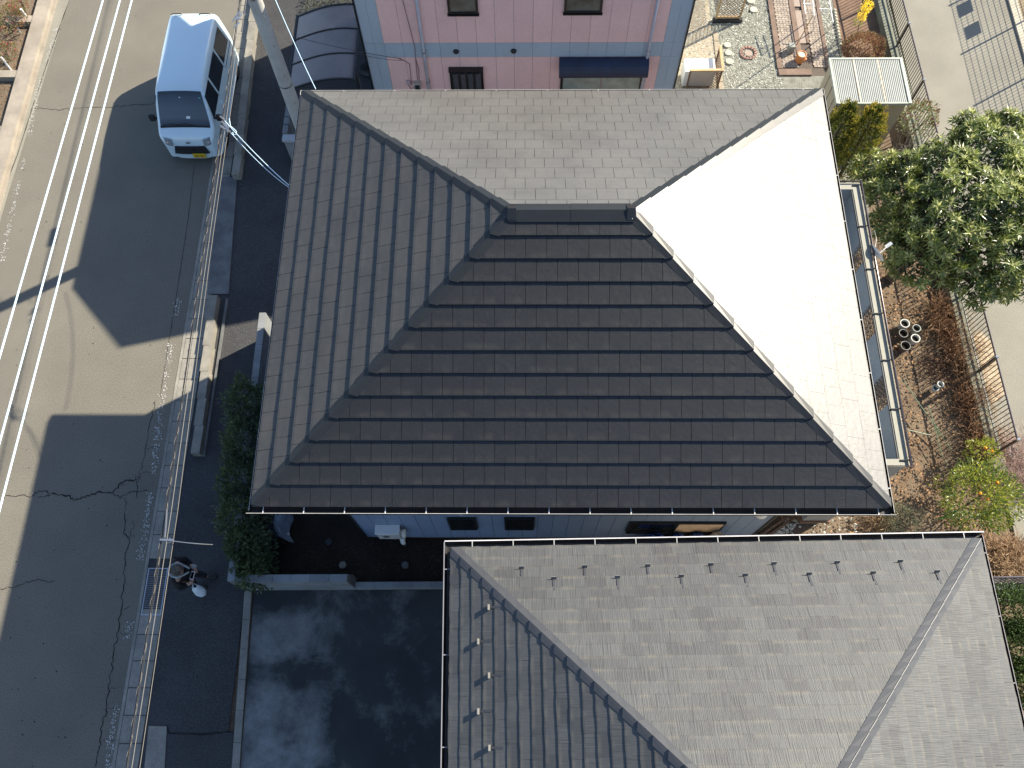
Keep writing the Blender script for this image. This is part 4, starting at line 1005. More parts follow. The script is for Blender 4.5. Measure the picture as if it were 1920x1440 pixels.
# ================================================================== foliage tools
def leaf_pts(p, d, up, L_, W_, fold=.25):
    """pointed leaf: 6 points, 4 faces"""
    d = d.normalized(); sx = d.cross(up)
    if sx.length < .01: sx = d.cross(Vector((1, 0, 0)))
    sx.normalize(); n = sx.cross(d).normalized()
    m1 = p + d * L_ * .45 - n * L_ * .02
    return [p, m1 + sx * W_ / 2 + n * W_ * fold, p + d * L_ - n * L_ * .12, m1 - sx * W_ / 2 + n * W_ * fold, m1]
LF = [(0, 1, 4), (4, 1, 2), (0, 4, 3), (4, 2, 3)]
class Leaves:
    def __init__(s_): s_.v = []; s_.f = []
    def leaf(s_, p, d, up, L_, W_, fold=.25):
        o = len(s_.v); s_.v += leaf_pts(p, d, up, L_, W_, fold); s_.f += [tuple(i + o for i in f) for f in LF]
    def quad(s_, p, d, up, L_, W_):
        d = d.normalized(); sx = d.cross(up); sx = sx.normalized() if sx.length > .01 else Vector((1, 0, 0)); o = len(s_.v)
        s_.v += [p - sx * W_ * .2, p + sx * W_ * .5 + d * L_ * .5, p + d * L_, p - sx * W_ * .5 + d * L_ * .5]; s_.f.append((o, o + 1, o + 2, o + 3))
    def build(s_, name, m, parent=None, origin=None, stuff=False):
        mb = MB(); mb.v = [tuple(p) for p in s_.v]; mb.f = s_.f; mb.mi = [0] * len(s_.f); return mb.build(name, m, parent, origin=origin, stuff=stuff)
def rdir(zlo=-1., zhi=1.):
    z = rnd.uniform(zlo, zhi); t = rnd.random() * 2 * math.pi; r = math.sqrt(max(0, 1 - z * z)); return Vector((r * c(t), r * s(t), z))
def blob_leaves(lv, ctr, rad, n, L_, W_, shell=.55, jit=.5, nz=.35, nsc=1.6, flat=False, zmin=-.5, holes=True):
    for _ in range(n):
        d = rdir(zmin, 1); q = 1 + nz * mnoise.noise(d * nsc + Vector(ctr))
        rr = (shell + (1 - shell) * rnd.random() ** .6) * q; p = Vector((ctr[0] + d.x * rad[0] * rr, ctr[1] + d.y * rad[1] * rr, ctr[2] + d.z * rad[2] * rr))
        if holes and mnoise.noise(p * (2.4 / max(rad))) < -.28: continue
        o_ = (d + rdir() * jit + Vector((0, 0, .25))).normalized()
        k = rnd.uniform(.65, 1.25)
        (lv.quad if flat else lv.leaf)(p, o_, rdir(), L_ * k, W_ * k)
def stems(base, tips, r0, r1, m, parent, name='trunk', n=6):
    mb = MB()
    for tp in tips:
        tp = Vector(tp); b = Vector(base); mid = b.lerp(tp, .5) + Vector((rnd.uniform(-.1, .1), rnd.uniform(-.1, .1), .12)) * (tp - b).length * .5
        mb.tube([b, b.lerp(mid, .6), mid, tp], [r0, r0 * .75, (r0 + r1) / 2, r1], n)
    return mb.build(name, m, parent)
M_bark = mat('bark', (.11, .085, .06), .9, .25, 6, 40, .2)
M_lh = leafmat('hedge_leaf', (.040, .070, .034), (.11, .145, .065), .38, .25)
M_lo = leafmat('broad_leaf', (.085, .125, .025), (.22, .26, .06), .32, .30, .6)
M_lo2 = leafmat('young_broad_leaf', (.26, .30, .08), (.52, .52, .24), .35, .35, .5)
M_ly = leafmat('yellow_green_leaf', (.16, .20, .03), (.36, .38, .06), .35, .4)
M_lc = leafmat('conifer_spray', (.12, .15, .025), (.44, .36, .06), .7, .2, .2)
M_lr = leafmat('red_brown_leaf', (.17, .065, .05), (.30, .16, .09), .55, .3)
M_lrg = leafmat('mixed_azalea_leaf', (.08, .12, .03), (.30, .22, .10), .5, .3)
M_red = leafmat('red_petal', (.45, .03, .06), (.60, .12, .14), .5, .3)
M_dry = leafmat('dry_stalk', (.17, .085, .050), (.38, .25, .15), .8, .25, .2)
M_dryp = leafmat('dry_leaf_pale', (.20, .12, .07), (.55, .42, .27), .8, .25, .2)
M_sage = leafmat('grey_green_leaf', (.16, .18, .10), (.27, .28, .17), .6, .3)
M_yel = leafmat('yellow_flower', (.75, .50, .02), (.90, .72, .08), .5, .4)
M_fir = leafmat('glossy_hedge_leaf', (.035, .07, .020), (.10, .15, .05), .22, .2, .9)

# hedge on the block wall: shrubs side by side
hed = [((455, 745), .42, 1.55), ((448, 820), .45, 1.5), ((445, 890), .50, 1.45), ((443, 960), .50, 1.45), ((455, 1020), .42, 1.3), ((468, 1062), .30, 1.15)]
hl_ = ['shrub at the upper end of the wall hedge, darkest olive', 'second shrub down in the hedge on the wall, deep green', 'third shrub down in the wall hedge, bulging over the pavement', 'fourth shrub down in the wall hedge beside the house corner', 'fifth shrub down in the wall hedge next to the covered bundle', 'lowest small shrub of the hedge at the wall corner']
for i, ((u, v), r_, h_) in enumerate(hed):
    p = A(u, v, h_); t = thing('hedge_shrub', (p.x + .15, p.y, 0), hl_[i], 'shrub', 'shrubs of the dark hedge on the wall')
    stems((p.x + .2, p.y, 0), [(p.x + rnd.uniform(-.2, .3), p.y + rnd.uniform(-.3, .3), h_ * .85) for _ in range(5)], .03, .01, M_bark, t)
    lv = Leaves(); blob_leaves(lv, (p.x, p.y, h_ - .25), (r_, r_ * 1.25, .55), 1500, .10, .046, .45, .8, .5)
    blob_leaves(lv, (p.x + .12, p.y, h_ - .6), (r_ * .9, r_ * 1.2, .5), 500, .10, .046, .3, .8, .5)
    lv.build('crown', M_lh, t)

# plastic-covered bundle in the yard
cv = thing('covered_bundle', (-1.15, .9, 0), 'bundle under a crumpled translucent grey plastic cover in the dark yard', 'cover')
M_plas = mat('plastic_sheet', (.16, .20, .26), .25, .2, 4, fvar=.05, alpha=.80, spec=.7)
P0 = A(500, 955, .75); P1 = A(546, 1012, .45); m_ = MB(); nx, ny = 12, 14
for j in range(ny):
    for i in range(nx):
        u, v = i / (nx - 1), j / (ny - 1); x_ = P0.x + (P1.x - P0.x) * u + .05 * s(v * 7); y_ = P0.y + (P1.y - P0.y) * v + .04 * s(u * 5)
        z_ = .95 - .55 * abs(u - .55) ** 1.3 * 1.6 - .35 * v ** 2 + .06 * mnoise.noise(Vector((u * 5, v * 4, 1))) + (.05 if abs(u - .3 - v * .3) < .06 else 0)
        m_.v.append((x_, y_, max(.1, z_)))
m_.f = [(j * nx + i, (j + 1) * nx + i, (j + 1) * nx + i + 1, j * nx + i + 1) for j in range(ny - 1) for i in range(nx - 1)]; m_.mi = [0] * len(m_.f)
m_.build('plastic_cover', M_plas, cv)
MB().box(P0.x + .1, P1.x - .12, P1.y + .05, P0.y - .15, .1, .5).box(P0.x + .14, P0.x + .18, P1.y - .06, P1.y - .02, 0, .45).box(P1.x - .2, P1.x - .16, P1.y - .06, P1.y - .02, 0, .45).build('rack', M_dark, cv)
# things along the foot of the south wall
def sack(px_, py_, rx, ry, h_, m, lab, nm='tarp_bundle'):
    p = A(px_, py_, h_ * .9); p.y = .775 - ry; mb = MB(); n1, n2 = 16, 7; rings = []
    for j in range(n2):
        t = j / (n2 - 1) * math.pi / 2
        rings.append([(p.x + rx * c(t) ** .7 * c(2 * math.pi * k / n1) * (1 + .13 * mnoise.noise(Vector((k * .8, j, px_)))), p.y + ry * c(t) ** .7 * s(2 * math.pi * k / n1) * (1 + .13 * mnoise.noise(Vector((k * .7, j, py_)))), h_ * s(t) * (1 + .1 * mnoise.noise(Vector((k, j * .9, 3))))) for k in range(n1)])
    for j in range(n2 - 1):
        for k in range(n1): mb.add([rings[j][k], rings[j][(k + 1) % n1], rings[j + 1][(k + 1) % n1], rings[j + 1][k]], [(0, 1, 2, 3)])
    tag(mb.build(nm, m), lab, 'sack')
M_tarp = mat('blue_tarp', (.015, .07, .28), .35, .3, 8, 30, .2, .4)
sack(1232, 1002, .28, .20, 1.38, M_tarp, 'leftmost blue tarp bundle below the long window', 'tarp_bundle')
sack(1272, 1001, .20, .17, 1.33, M_tarp, 'rounded dark blue tarp bundle in the middle of the wall foot')
sack(1308, 1000, .22, .17, 1.35, M_tarp, 'right blue tarp bundle beside the white sack')
sack(1350, 998, .27, .24, 1.60, mat('white_sack', (.55, .55, .50), .6, .12, 8, 40, .1, .4), 'large crumpled white sack at the foot of the wall', 'white_sack')
tp = A(1385, 1000, .4)
# ================================================================== person with phone and bag
per = thing('person', (-2.92, -.16, 0), 'person in a black jacket on the pavement looking down at a white phone', 'person')
M_jk = mat('black_cloth', (.008, .008, .010), .9, .3, 14, 60, .2, .3); M_skin = mat('skin', (.40, .24, .17), .6, .05, 10); M_hair = mat('hair_grey_brown', (.085, .075, .06), .7, .3, 40, 120, .3)
M_fur = mat('grey_collar', (.30, .33, .34), .9, .2, 20); M_tr = mat('trousers', (.018, .02, .03), .9); M_shoe = mat('shoe', (.012, .012, .014), .6)
def skin(name, nodes, edges, m, parent, root=0, sub=2):
    """nodes: (x,y,z,rx[,ry])"""
    me = bpy.data.meshes.new(name); org = WORLD[parent.name]
    me.from_pydata([tuple(Vector(n[:3]) - org) for n in nodes], edges, []); me.materials.append(m)
    o = bpy.data.objects.new(name, me); C.objects.link(o); o.parent = parent; WORLD[o.name] = org
    md = o.modifiers.new('skin', 'SKIN'); md.use_smooth_shade = True
    for i, n in enumerate(nodes):
        sv = me.skin_vertices[0].data[i]; sv.radius = (n[3], n[4] if len(n) > 4 else n[3]); sv.use_root = (i == root)
    sb = o.modifiers.new('sub', 'SUBSURF'); sb.levels = sb.render_levels = sub
    return o
bx, by_ = -2.95, -.15
body = [(bx, by_, .93, .15, .12), (bx, by_, 1.10, .15, .13), (bx + .01, by_, 1.28, .16, .14), (bx + .03, by_, 1.40, .13, .10), (bx + .07, by_, 1.50, .055), (bx + .12, by_ + .0, 1.58, .07),
        (bx + .02, by_ - .19, 1.38, .075), (bx + .04, by_ - .26, 1.12, .058), (bx + .20, by_ - .19, 1.08, .042), (bx + .27, by_ - .15, 1.10, .032),
        (bx + .02, by_ + .19, 1.38, .075), (bx + .05, by_ + .25, 1.13, .058), (bx + .22, by_ + .14, 1.08, .042), (bx + .28, by_ + .08, 1.11, .032),
        (bx, by_ - .09, .86, .095), (bx + .03, by_ - .10, .48, .062), (bx - .02, by_ - .10, .12, .036), (bx + .03, by_ - .11, .07, .025),
        (bx, by_ + .09, .86, .095), (bx + .12, by_ + .10, .48, .062), (bx + .16, by_ + .11, .12, .036), (bx + .20, by_ + .12, .07, .025)]
ed = [(0, 1), (1, 2), (2, 3), (3, 4), (4, 5), (3, 6), (6, 7), (7, 8), (8, 9), (3, 10), (10, 11), (11, 12), (12, 13), (0, 14), (14, 15), (15, 16), (16, 17), (0, 18), (18, 19), (19, 20), (20, 21)]
skin('body', body, ed, M_skin, per)
# jacket: torso and sleeves a little larger than the body
jk = [(bx, by_, .80, .20, .17), (bx, by_, .98, .19, .17), (bx, by_, 1.14, .19, .16), (bx + .0, by_, 1.30, .195, .17), (bx + .02, by_, 1.41, .16, .13),
      (bx + .01, by_ - .20, 1.39, .105), (bx + .03, by_ - .285, 1.12, .085), (bx + .17, by_ - .215, 1.075, .062),
      (bx + .01, by_ + .20, 1.39, .105), (bx + .04, by_ + .275, 1.13, .085), (bx + .19, by_ + .165, 1.075, .062)]
skin('jacket', jk, [(0, 1), (1, 2), (2, 3), (3, 4), (3, 5), (5, 6), (6, 7), (3, 8), (8, 9), (9, 10)], M_jk, per, 2)
skin('trousers', [(bx, by_, .90, .17, .14), (bx, by_ - .09, .84, .11), (bx + .03, by_ - .10, .48, .08), (bx - .02, by_ - .10, .14, .065), (bx, by_ + .09, .84, .11), (bx + .12, by_ + .10, .48, .08), (bx + .16, by_ + .11, .14, .065)], [(0, 1), (1, 2), (2, 3), (0, 4), (4, 5), (5, 6)], M_tr, per)
for yy, xx in ((by_ - .11, bx + .05), (by_ + .115, bx + .23)):
    skin('shoe', [(xx - .09, yy, .06, .055, .06), (xx + .03, yy, .055, .056, .055), (xx + .15, yy, .04, .046, .036)], [(0, 1), (1, 2)], M_shoe, per)
# head, bowed forward, with face and hair
hc = Vector((bx + .12, by_, 1.60)); m_ = MB(); n1, n2 = 18, 12; fw = Vector((.80, .08, -.60)).normalized(); upv = (Vector((.55, 0, .83)) - fw * Vector((.55, 0, .83)).dot(fw)).normalized(); rt = fw.cross(upv)
def headpt(f_, u_, r_): return hc + fw * f_ + upv * u_ + rt * r_
for j in range(n2 + 1):
    ph_ = math.pi * j / n2
    for k in range(n1):
        th_ = 2 * math.pi * k / n1; cu = c(ph_); su = s(ph_)
        f_, r_ = su * c(th_), su * s(th_); w_ = 1 - .22 * max(0, -cu) ** 1.2
        ff = f_ * .098 * w_ + (.012 * max(0, f_) * (abs(r_) < .25) * (-.45 < cu < .1)); m_.v.append(tuple(headpt(ff + (.015 if cu < 0 and f_ > 0 else 0), cu * .122, r_ * .076 * w_)))
for j in range(n2):
    for k in range(n1): a = j * n1 + k; b = j * n1 + (k + 1) % n1; m_.f.append((a, b, b + n1, a + n1)); m_.mi.append(0)
hd = m_.build('head', M_skin, per, smooth=True)
MB().add([headpt(.095, .02, 0), headpt(.128, -.025, 0), headpt(.10, -.035, .016), headpt(.10, -.035, -.016)], [(0, 2, 1), (0, 1, 3), (1, 2, 3)]).build('nose', M_skin, hd)
for q in (-1, 1):
    MB().tube([headpt(.088, .012, .03 * q - .012), headpt(.091, .012, .03 * q + .012)], .008, 6).build('eye', M_black, hd)
    MB().tube([headpt(.0, .02, .078 * q), headpt(-.01, -.03, .082 * q)], [.014, .010], 6).build('ear', M_skin, hd)
MB().tube([headpt(.094, -.062, -.022), headpt(.100, -.064, 0), headpt(.094, -.062, .022)], .006, 5).build('mouth', mat('lips', (.30, .12, .10), .5), hd)
lv = Leaves()
for _ in range(900):
    d = rdir(-.55, 1); v_ = headpt(d.x * .104, d.z * .130, d.y * .086)
    if d.x > .45 and d.z < .55: continue
    dn = (headpt(-.3, -.7, d.y * .4) - hc).normalized(); lv.quad(v_, (dn + rdir() * .35), (v_ - hc), .05, .012)
for _ in range(350):
    d = rdir(-.6, 1)
    if d.x > .4 and d.z < .6: continue
    v_ = headpt(d.x * .100, d.z * .126, d.y * .081); lv.quad(v_, rdir(), (v_ - hc), .03, .03)
lv.build('hair', M_hair, per)
# pale hood edge round the neck
m_ = MB(); cc2 = Vector((bx + .06, by_, 1.47)); m_.tube([cc2 + Vector((.16 * c(t), .135 * s(t), -.03 * c(t) + .015)) for t in np.linspace(.7, 2 * math.pi - .7, 18)] , .022, 8); m_.tube([cc2 + Vector((.12, .10, 0)), cc2 + Vector((.22, .05, -.06))], .020, 8).tube([cc2 + Vector((.12, -.10, 0)), cc2 + Vector((.22, -.02, -.06))], .020, 8)
m_.build('hood_trim', M_fur, per, smooth=True)
# hands: palm and five fingers each
def hand(w_, d, nrm, side, curl, m=M_skin, name='hand'):
    w_ = Vector(w_); d = Vector(d).normalized(); nrm = Vector(nrm).normalized(); sx = d.cross(nrm).normalized() * side; mb = MB()
    mb.tube([w_, w_ + d * .03, w_ + d * .075], [.024, .034, .036], 8)
    for i, (o_, L_) in enumerate(((-.028, .062), (-.009, .072), (.010, .068), (.028, .052))):
        b0 = w_ + d * .072 + sx * o_; pts = [b0]; dd = d.copy()
        for k, f in enumerate((.42, .33, .25)): dd = (dd * c(curl) - nrm * s(curl)).normalized() if k or curl > .3 else dd; pts.append(pts[-1] + dd * L_ * f)
        mb.tube(pts, [.0095, .009, .008, .006], 6)
    b0 = w_ + d * .025 - sx * .03; t1 = (-sx * .7 + d * .7 - nrm * .2).normalized(); t2 = (d * .9 - nrm * .4).normalized(); mb.tube([b0, b0 + t1 * .035, b0 + t1 * .035 + t2 * .028], [.012, .010, .007], 6)
    return mb.build(name, m, per, smooth=True)
phc = A(361, 1079, 1.16); pn = (CAMP - phc).normalized() * .5 + Vector((-.55, 0, .6)); pn.normalize()
pl = Vector((.20, .97, .05)); pl = (pl - pn * pl.dot(pn)).normalized(); pw_ = pl.cross(pn).normalized()
hand((bx + .22, by_ - .20, 1.075), phc - pl * .09 - Vector((bx + .22, by_ - .20, 1.075)), pn, 1, .9)
hand((bx + .26, by_ + .12, 1.08), phc + pl * .02 + pw_ * .06 - Vector((bx + .26, by_ + .12, 1.08)), pn, -1, .7)
skin('cuff', [(bx + .19, by_ + .165, 1.075, .066), (bx + .25, by_ + .13, 1.08, .062), (bx + .29, by_ + .11, 1.085, .045)], [(0, 1), (1, 2)], mat('grey_cuff', (.27, .30, .30), .8, .1, 20), per)
phn = thing('phone', tuple(phc), 'white framed phone with black screen held by the person', 'phone')
def slab(cn, hl2, hw2, t0, t1):
    m_ = MB(); vs = [cn + pl * (hl2 * a) + pw_ * (hw2 * b) + pn * t for t in (t0, t1) for a, b in ((-1, -1), (1, -1), (1, 1), (-1, 1))]
    return m_.add(vs, [(0, 3, 2, 1), (4, 5, 6, 7), (0, 1, 5, 4), (1, 2, 6, 5), (2, 3, 7, 6), (3, 0, 4, 7)])
slab(phc, .083, .044, 0, .009).build('phone_body', mat('phone_white', (.85, .75, .73), .35, fvar=0), phn); slab(phc, .066, .036, .0092, .0105).build('screen', mat('phone_screen', (.003, .004, .005), .15, fvar=0), phn)
bag = thing('carrier_bag', (bx + .19, by_ - .30, .5), 'white carrier bag hanging from the hand below the phone', 'bag')
bc = A(366, 1107, .75); m_ = MB(); n1 = 14
M_bag = mat('white_bag', (.55, .62, .66), .6, .10, 14, 40, .1, .3)
hp = Vector((bx + .25, by_ - .20, 1.06))
prof = [(0, .035), (.12, .075), (.3, .105), (.5, .12), (.75, .125), (.93, .11), (1.0, .03)]
bt = hp + Vector((.0, -.03, -.14)); bb_ = Vector((bt.x + .03, bt.y - .09, bt.z - .36)); rings = []
for t, r_ in prof:
    cn = bt.lerp(bb_, t); rings.append([cn + Vector((r_ * c(2 * math.pi * k / n1) * (1 + .15 * mnoise.noise(Vector((k, t * 5, 0)))), r_ * .75 * s(2 * math.pi * k / n1) * (1 + .15 * mnoise.noise(Vector((k, t * 4, 7)))), 0)) for k in range(n1)])
for j in range(len(rings) - 1):
    for k in range(n1): m_.add([rings[j + 1][k], rings[j + 1][(k + 1) % n1], rings[j][(k + 1) % n1], rings[j][k]], [(0, 1, 2, 3)])
m_.build('bag_body', M_bag, bag, smooth=True)
for q in (-1, 1): MB().tube([hp + Vector((0, 0, .02)), hp.lerp(bt, .6) + Vector((.02 * q, .03 * q, 0)), bt + Vector((.03 * q, .05 * q, -.01))], .006, 5).build('bag_handle', M_bag, bag)
# ================================================================== right hand road, retaining wall, railings
struct(MB().prism([(14.95, -60), (17.75, -60), (17.95, 60), (14.0, 60), (14.75, 2)], -.05, .0).build('side_road', M_asph3))
struct(MB().prism([(17.75, -60), (18.0, -60), (18.2, 60), (17.95, 60)], -.05, .05).build('side_kerb', mat('kerb_pale', (.42, .38, .30), .85)))
sheet('far_verge', [(18.0, -60), (60, -60), (60, 60), (18.2, 60)], .03, mat('verge_soil', (.22, .17, .11), .95, .3, 1.5, 40, .3, .5))
def xf(y): return 14.62 - .029 * (y - 3)
rw = thing('retaining_wall', (14.4, 9, 0), 'low grey green retaining wall under the black railing of the right hand road', 'wall')
y_ = 2.3
while y_ < 18:
    MB().prism([(xf(y_) - .20, y_ + .004), (xf(y_) + .10, y_ + .004), (xf(y_ + 1.6) + .10, y_ + 1.596), (xf(y_ + 1.6) - .20, y_ + 1.596)], -.06, .27).build('wall_block', mat('wall_mossy', (.17, .18, .14), .9, .25, 2, 60, .2, .3), rw); y_ += 1.6
M_fen = mat('railing_brown', (.035, .028, .026), .4, fvar=0); M_fent = mat('railing_top', (.14, .12, .12), .25, fvar=0, metal=.6)
def railing(name, y0, y1, lab, step=.105, xfn=xf, z0=.34, z1=1.08):
    r_ = thing(name, (xfn((y0 + y1) / 2), (y0 + y1) / 2, .27), lab, 'railing')
    MB().tube([(xfn(y0), y0, z1), (xfn(y1), y1, z1)], .022, 8).build('top_rail', M_fent, r_)
    MB().bar((xfn(y0), y0, z0), (xfn(y1), y1, z0), .03, .03).build('bottom_rail', M_fen, r_)
    y = y0 + step; pr = None
    while y < y1:
        if pr is None: pr = MB().box(xfn(y) - .007, xfn(y) + .007, y - .007, y + .007, z0 + .016, z1 - .02).build('picket', M_fen, r_); yp = y
        else: shift(pr, (xfn(y) - xfn(yp), y - yp, 0))
        y += step
    y = y0
    while y < y1 + .01:
        p_ = MB().box(xfn(y) - .025, xfn(y) + .025, y - .02, y + .02, .27, z1 + .01).build('post', M_fen, r_)
        MB().tube([(xfn(y) - .03, y, z1 + .02), (xfn(y) + .04, y, z1 + .02)], .026, 8).build('post_cap', M_galv, r_); y += (y1 - y0) / round((y1 - y0) / 1.95)
    return r_
railing('road_railing', 2.75, 10.5, 'brown picket railing along the right road below the big leafy tree')
railing('road_railing', 10.6, 18.2, 'brown picket railing along the right road beside the storage shed')
r_ = thing('boundary_railing', (14.2, -.18, .3), 'short brown boundary railing beside the slate roof corner, above the glossy hedge', 'railing')
MB().tube([(13.3, -.16, 1.0), (15.2, -.12, 1.0)], .024, 8).build('top_rail', M_fent, r_); MB().bar((13.3, -.16, .32), (15.2, -.12, .32), .04).build('bottom_rail', M_fen, r_)
pr = MB().box(13.35, 13.364, -.168, -.154, .34, .98).build('picket', M_fen, r_)
for i in range(1, 18): shift(pr, (.105 * i, .002 * i, 0))
MB().box(13.2, 15.3, -.30, -.02, -.05, .28).build('footing', M_conc_d, r_)
# chain fence outside the frame whose shadow lies on the road
mf = thing('mesh_fence', (18.45, 14, 0), 'wire mesh fence with two sign boards beyond the right road, casting its shadow on it', 'fence')
wm = MB(); y0, y1 = 8.4, 21.
for k in range(int((y1 - y0) / .10)): wm.bar((18.45, y0 + .10 * k, .08), (18.45, y0 + .10 * k, 1.98), .009)
for k in range(13): wm.bar((18.45, y0, .1 + .155 * k), (18.45, y1, .1 + .155 * k), .010)
wm.build('mesh_panel', M_galv, mf)
for k in range(8): MB().tube([(18.48, 8.6 + 1.78 * k, 0), (18.48, 8.6 + 1.78 * k, 2.05)], .028, 8).build('post', M_galv, mf)
for u, v in ((1809, 16), (1824, 57)):
    p = A(u, v, 0); z = (18.42 - p.x) / 1.128; yy = p.y + z * .667
    MB().box(18.405, 18.425, yy - .22, yy + .22, z - .20, z + .20).build('sign_board', M_white, mf)

# ================================================================== north east garden
M_grb = mat('gravel_bed', (.13, .13, .11), .95, .2, 6, 45, .6, .8, col2=(.24, .24, .20))
gp_ = struct(MB().poly([(7.9, 9.0), (12.85, 9.0), (12.95, 22), (7.9, 22)], .0).build('gravel', M_grb))
def scatter(name, pts_fn, n, r0, r1, m, parent=None, flat=.6, z=0.):
    vs = np.zeros((n * 6, 3)); fs = []
    for i in range(n):
        x, y = pts_fn(); r_ = rnd.uniform(r0, r1); a0 = rnd.random() * 6
        o = 6 * i; e = rnd.uniform(.7, 1.5)
        for k, (a, b) in enumerate(((1, 0), (0, 1), (-1, 0), (0, -1))): vs[o + k] = (x + r_ * (a * c(a0) * e - b * s(a0)), y + r_ * (a * s(a0) * e + b * c(a0)), z + r_ * .25)
        vs[o + 4] = (x + r_ * .2, y, z + r_ * flat * 1.3); vs[o + 5] = (x, y, z - r_ * .3)
        fs += [(o, o + 1, o + 4), (o + 1, o + 2, o + 4), (o + 2, o + 3, o + 4), (o + 3, o, o + 4)]
    me = bpy.data.meshes.new(name); me.from_pydata(vs.tolist(), [], fs); me.materials.append(m)
    o_ = bpy.data.objects.new(name, me); C.objects.link(o_); o_['kind'] = 'stuff'; WORLD[o_.name] = Vector((0, 0, 0))
    if parent: o_.parent = parent; o_.location = -WORLD[parent.name]
    return o_
M_peb = mat('pebble', (.40, .40, .34), .75, .2, 9, 60, .2, rv=.65)
def gpt():
    while True:
        x, y = rnd.uniform(8.0, 11.15), rnd.uniform(10.5, 17.2)
        return x, y
scatter('gravel_stones', gpt, 11000, .010, .026, M_peb)
scatter('gravel_stones', lambda: (rnd.uniform(12.45, 12.80), rnd.uniform(12.6, 17.2)), 2200, .010, .024, M_peb)
M_patio = mat('patio_tile', (.30, .25, .18), .8, .1, 3, 60, .1)
pt = struct(MB().poly([(7.9, 13.0), (9.32, 13.0), (9.36, 17.5), (7.9, 17.5)], .006).build('patio', M_patio))
for k in range(6): MB().box(9.37, 9.50, 13.05 + .36 * k, 13.05 + .36 * k + .34, -.02, .03).build('edging_stone', M_patio, pt)
M_st = mat('stepping_stone', (.42, .41, .33), .85, .12, 6, 60, .1)
for i, (u, v, r_, lab) in enumerate(((1408, 1, .12, 'round stepping stone at the top edge in the gravel'), (1413, 18, .11, 'round stepping stone just below the topmost one'), (1364, 84, .10, 'upper of three round stepping stones by the lattice cover'), (1366, 99, .10, 'middle of three round stepping stones by the lattice cover'), (1368, 115, .11, 'lowest of three round stepping stones by the lattice cover'))):
    p = A(u, v, .03); o = MB().lathe(p.x, p.y, [(r_, 0), (r_ * 1.02, .03), (r_ * .93, .045)], 18).build('stepping_stone', M_st); tag(o, lab, 'stepping stone')
rg_ = thing('paving_ring', (*A(1403, 100, 0)[:2], 0), 'ring of pinkish edging stones laid in the gravel', 'paving')
p = A(1403, 100, 0); M_pkb = mat('pink_stone', (.27, .16, .13), .9, .2, 6, 60, .2, rv=.15)
for k in range(14):
    t = k * 2 * math.pi / 14; MB().box(-.055, .055, -.035, .035, -.01, .028).build('edging_stone', M_pkb, rg_).matrix_basis = Matrix.Translation((c(t) * .20, s(t) * .20, 0)) @ Matrix.Rotation(t + 1.57, 4, 'Z')
MB().lathe(p.x, p.y, [(.11, 0), (.11, .02)], 16).build('center_disc', mat('pink_gravel', (.30, .24, .20), .9, .3, 30), rg_)
# brick path with timber borders
bp = thing('brick_path', (11.7, 15.2, 0), 'path of small grey bricks between brown timbers running up through the gravel', 'path')
M_tim = mat('timber_brown', (.17, .115, .085), .85, .25, 3, 60, .2); M_brk = mat('paver', (.30, .25, .205), .9, .15, 6, 60, .15, rv=.18)
MB().poly([(11.05, 13.62), (12.45, 13.62), (12.55, 20), (10.95, 20)], .004).build('sand_joint', mat('joint_sand', (.10, .08, .065), .95), bp)
for (xa, xb, ya, yb) in ((11.03, 11.17, 13.85, 20), (11.62, 11.76, 14.1, 20), (11.95, 12.02, 14.75, 20), (12.38, 12.48, 13.85, 20), (11.05, 11.95, 13.62, 13.83)): MB().box(xa, xb, ya, yb, .005, .05).build('timber', M_tim, bp)
for ya, yb in ((14.75, 15.95), (16.1, 17.6)): MB().box(11.765, 11.945, ya, yb, .005, .035).build('gravel_inset', mat('pink_gravel', (.30, .24, .20)), bp)
MB().box(11.10, 11.60, 13.9, 14.1, .005, .02).build('stone_slab', M_conc, bp)
br = MB()
for x0_, n_ in ((11.18, 5), (12.03, 4)):
    for j in range(80):
        y = 13.9 + j * .075
        if y > 19.8: break
        for k in range(n_):
            xx = x0_ + k * .087 + (.0 if j % 2 else .02); 
            br.box(xx + .004, xx + .081, y + .004, y + .070, .006, .03 + rnd.uniform(-.004, .004))
br.build('pavers', M_brk, bp, stuff=True)
# grey square post stump, clay pot with two blooms, leaning pole
p = A(1480, 97, 0); t = MB().box(p.x - .08, p.x + .08, p.y - .10, p.y + .06, 0, .28); tag(t.build('stone_post', mat('post_grey', (.27, .28, .25), .8, .1, 4)), 'grey green square stone post standing on the brick path', 'post')
pt_ = thing('plant_pot', (*A(1498, 117, 0)[:2], 0), 'orange clay strawberry pot filled with pale gravel beside the grey post', 'plant pot'); p = A(1498, 116, 0)
M_clay = mat('terracotta', (.55, .22, .08), .7, .15, 8, 60, .1)
MB().lathe(p.x, p.y, [(.09, 0), (.125, .08), (.135, .18), (.12, .26), (.125, .30), (.108, .30), (.10, .27)], 20).build('pot_body', M_clay, pt_, smooth=True)
MB().lathe(p.x, p.y, [(.10, .265), (.10, .28)], 16).build('pot_gravel', mat('pale_gravel', (.45, .43, .38), .9, .4, 60), pt_)
MB().lathe(p.x + .13, p.y - .03, [(.03, .10), (.045, .15), (.035, .16)], 10).build('pot_pocket', M_clay, pt_)
b0, t0 = A(1493, 85, 0), A(1525, 28, 1.55); o = MB().tube([b0, t0], .013, 8).build('garden_pole', M_woodl); tag(o, 'thin wooden pole leaning beside the orange pot', 'pole')
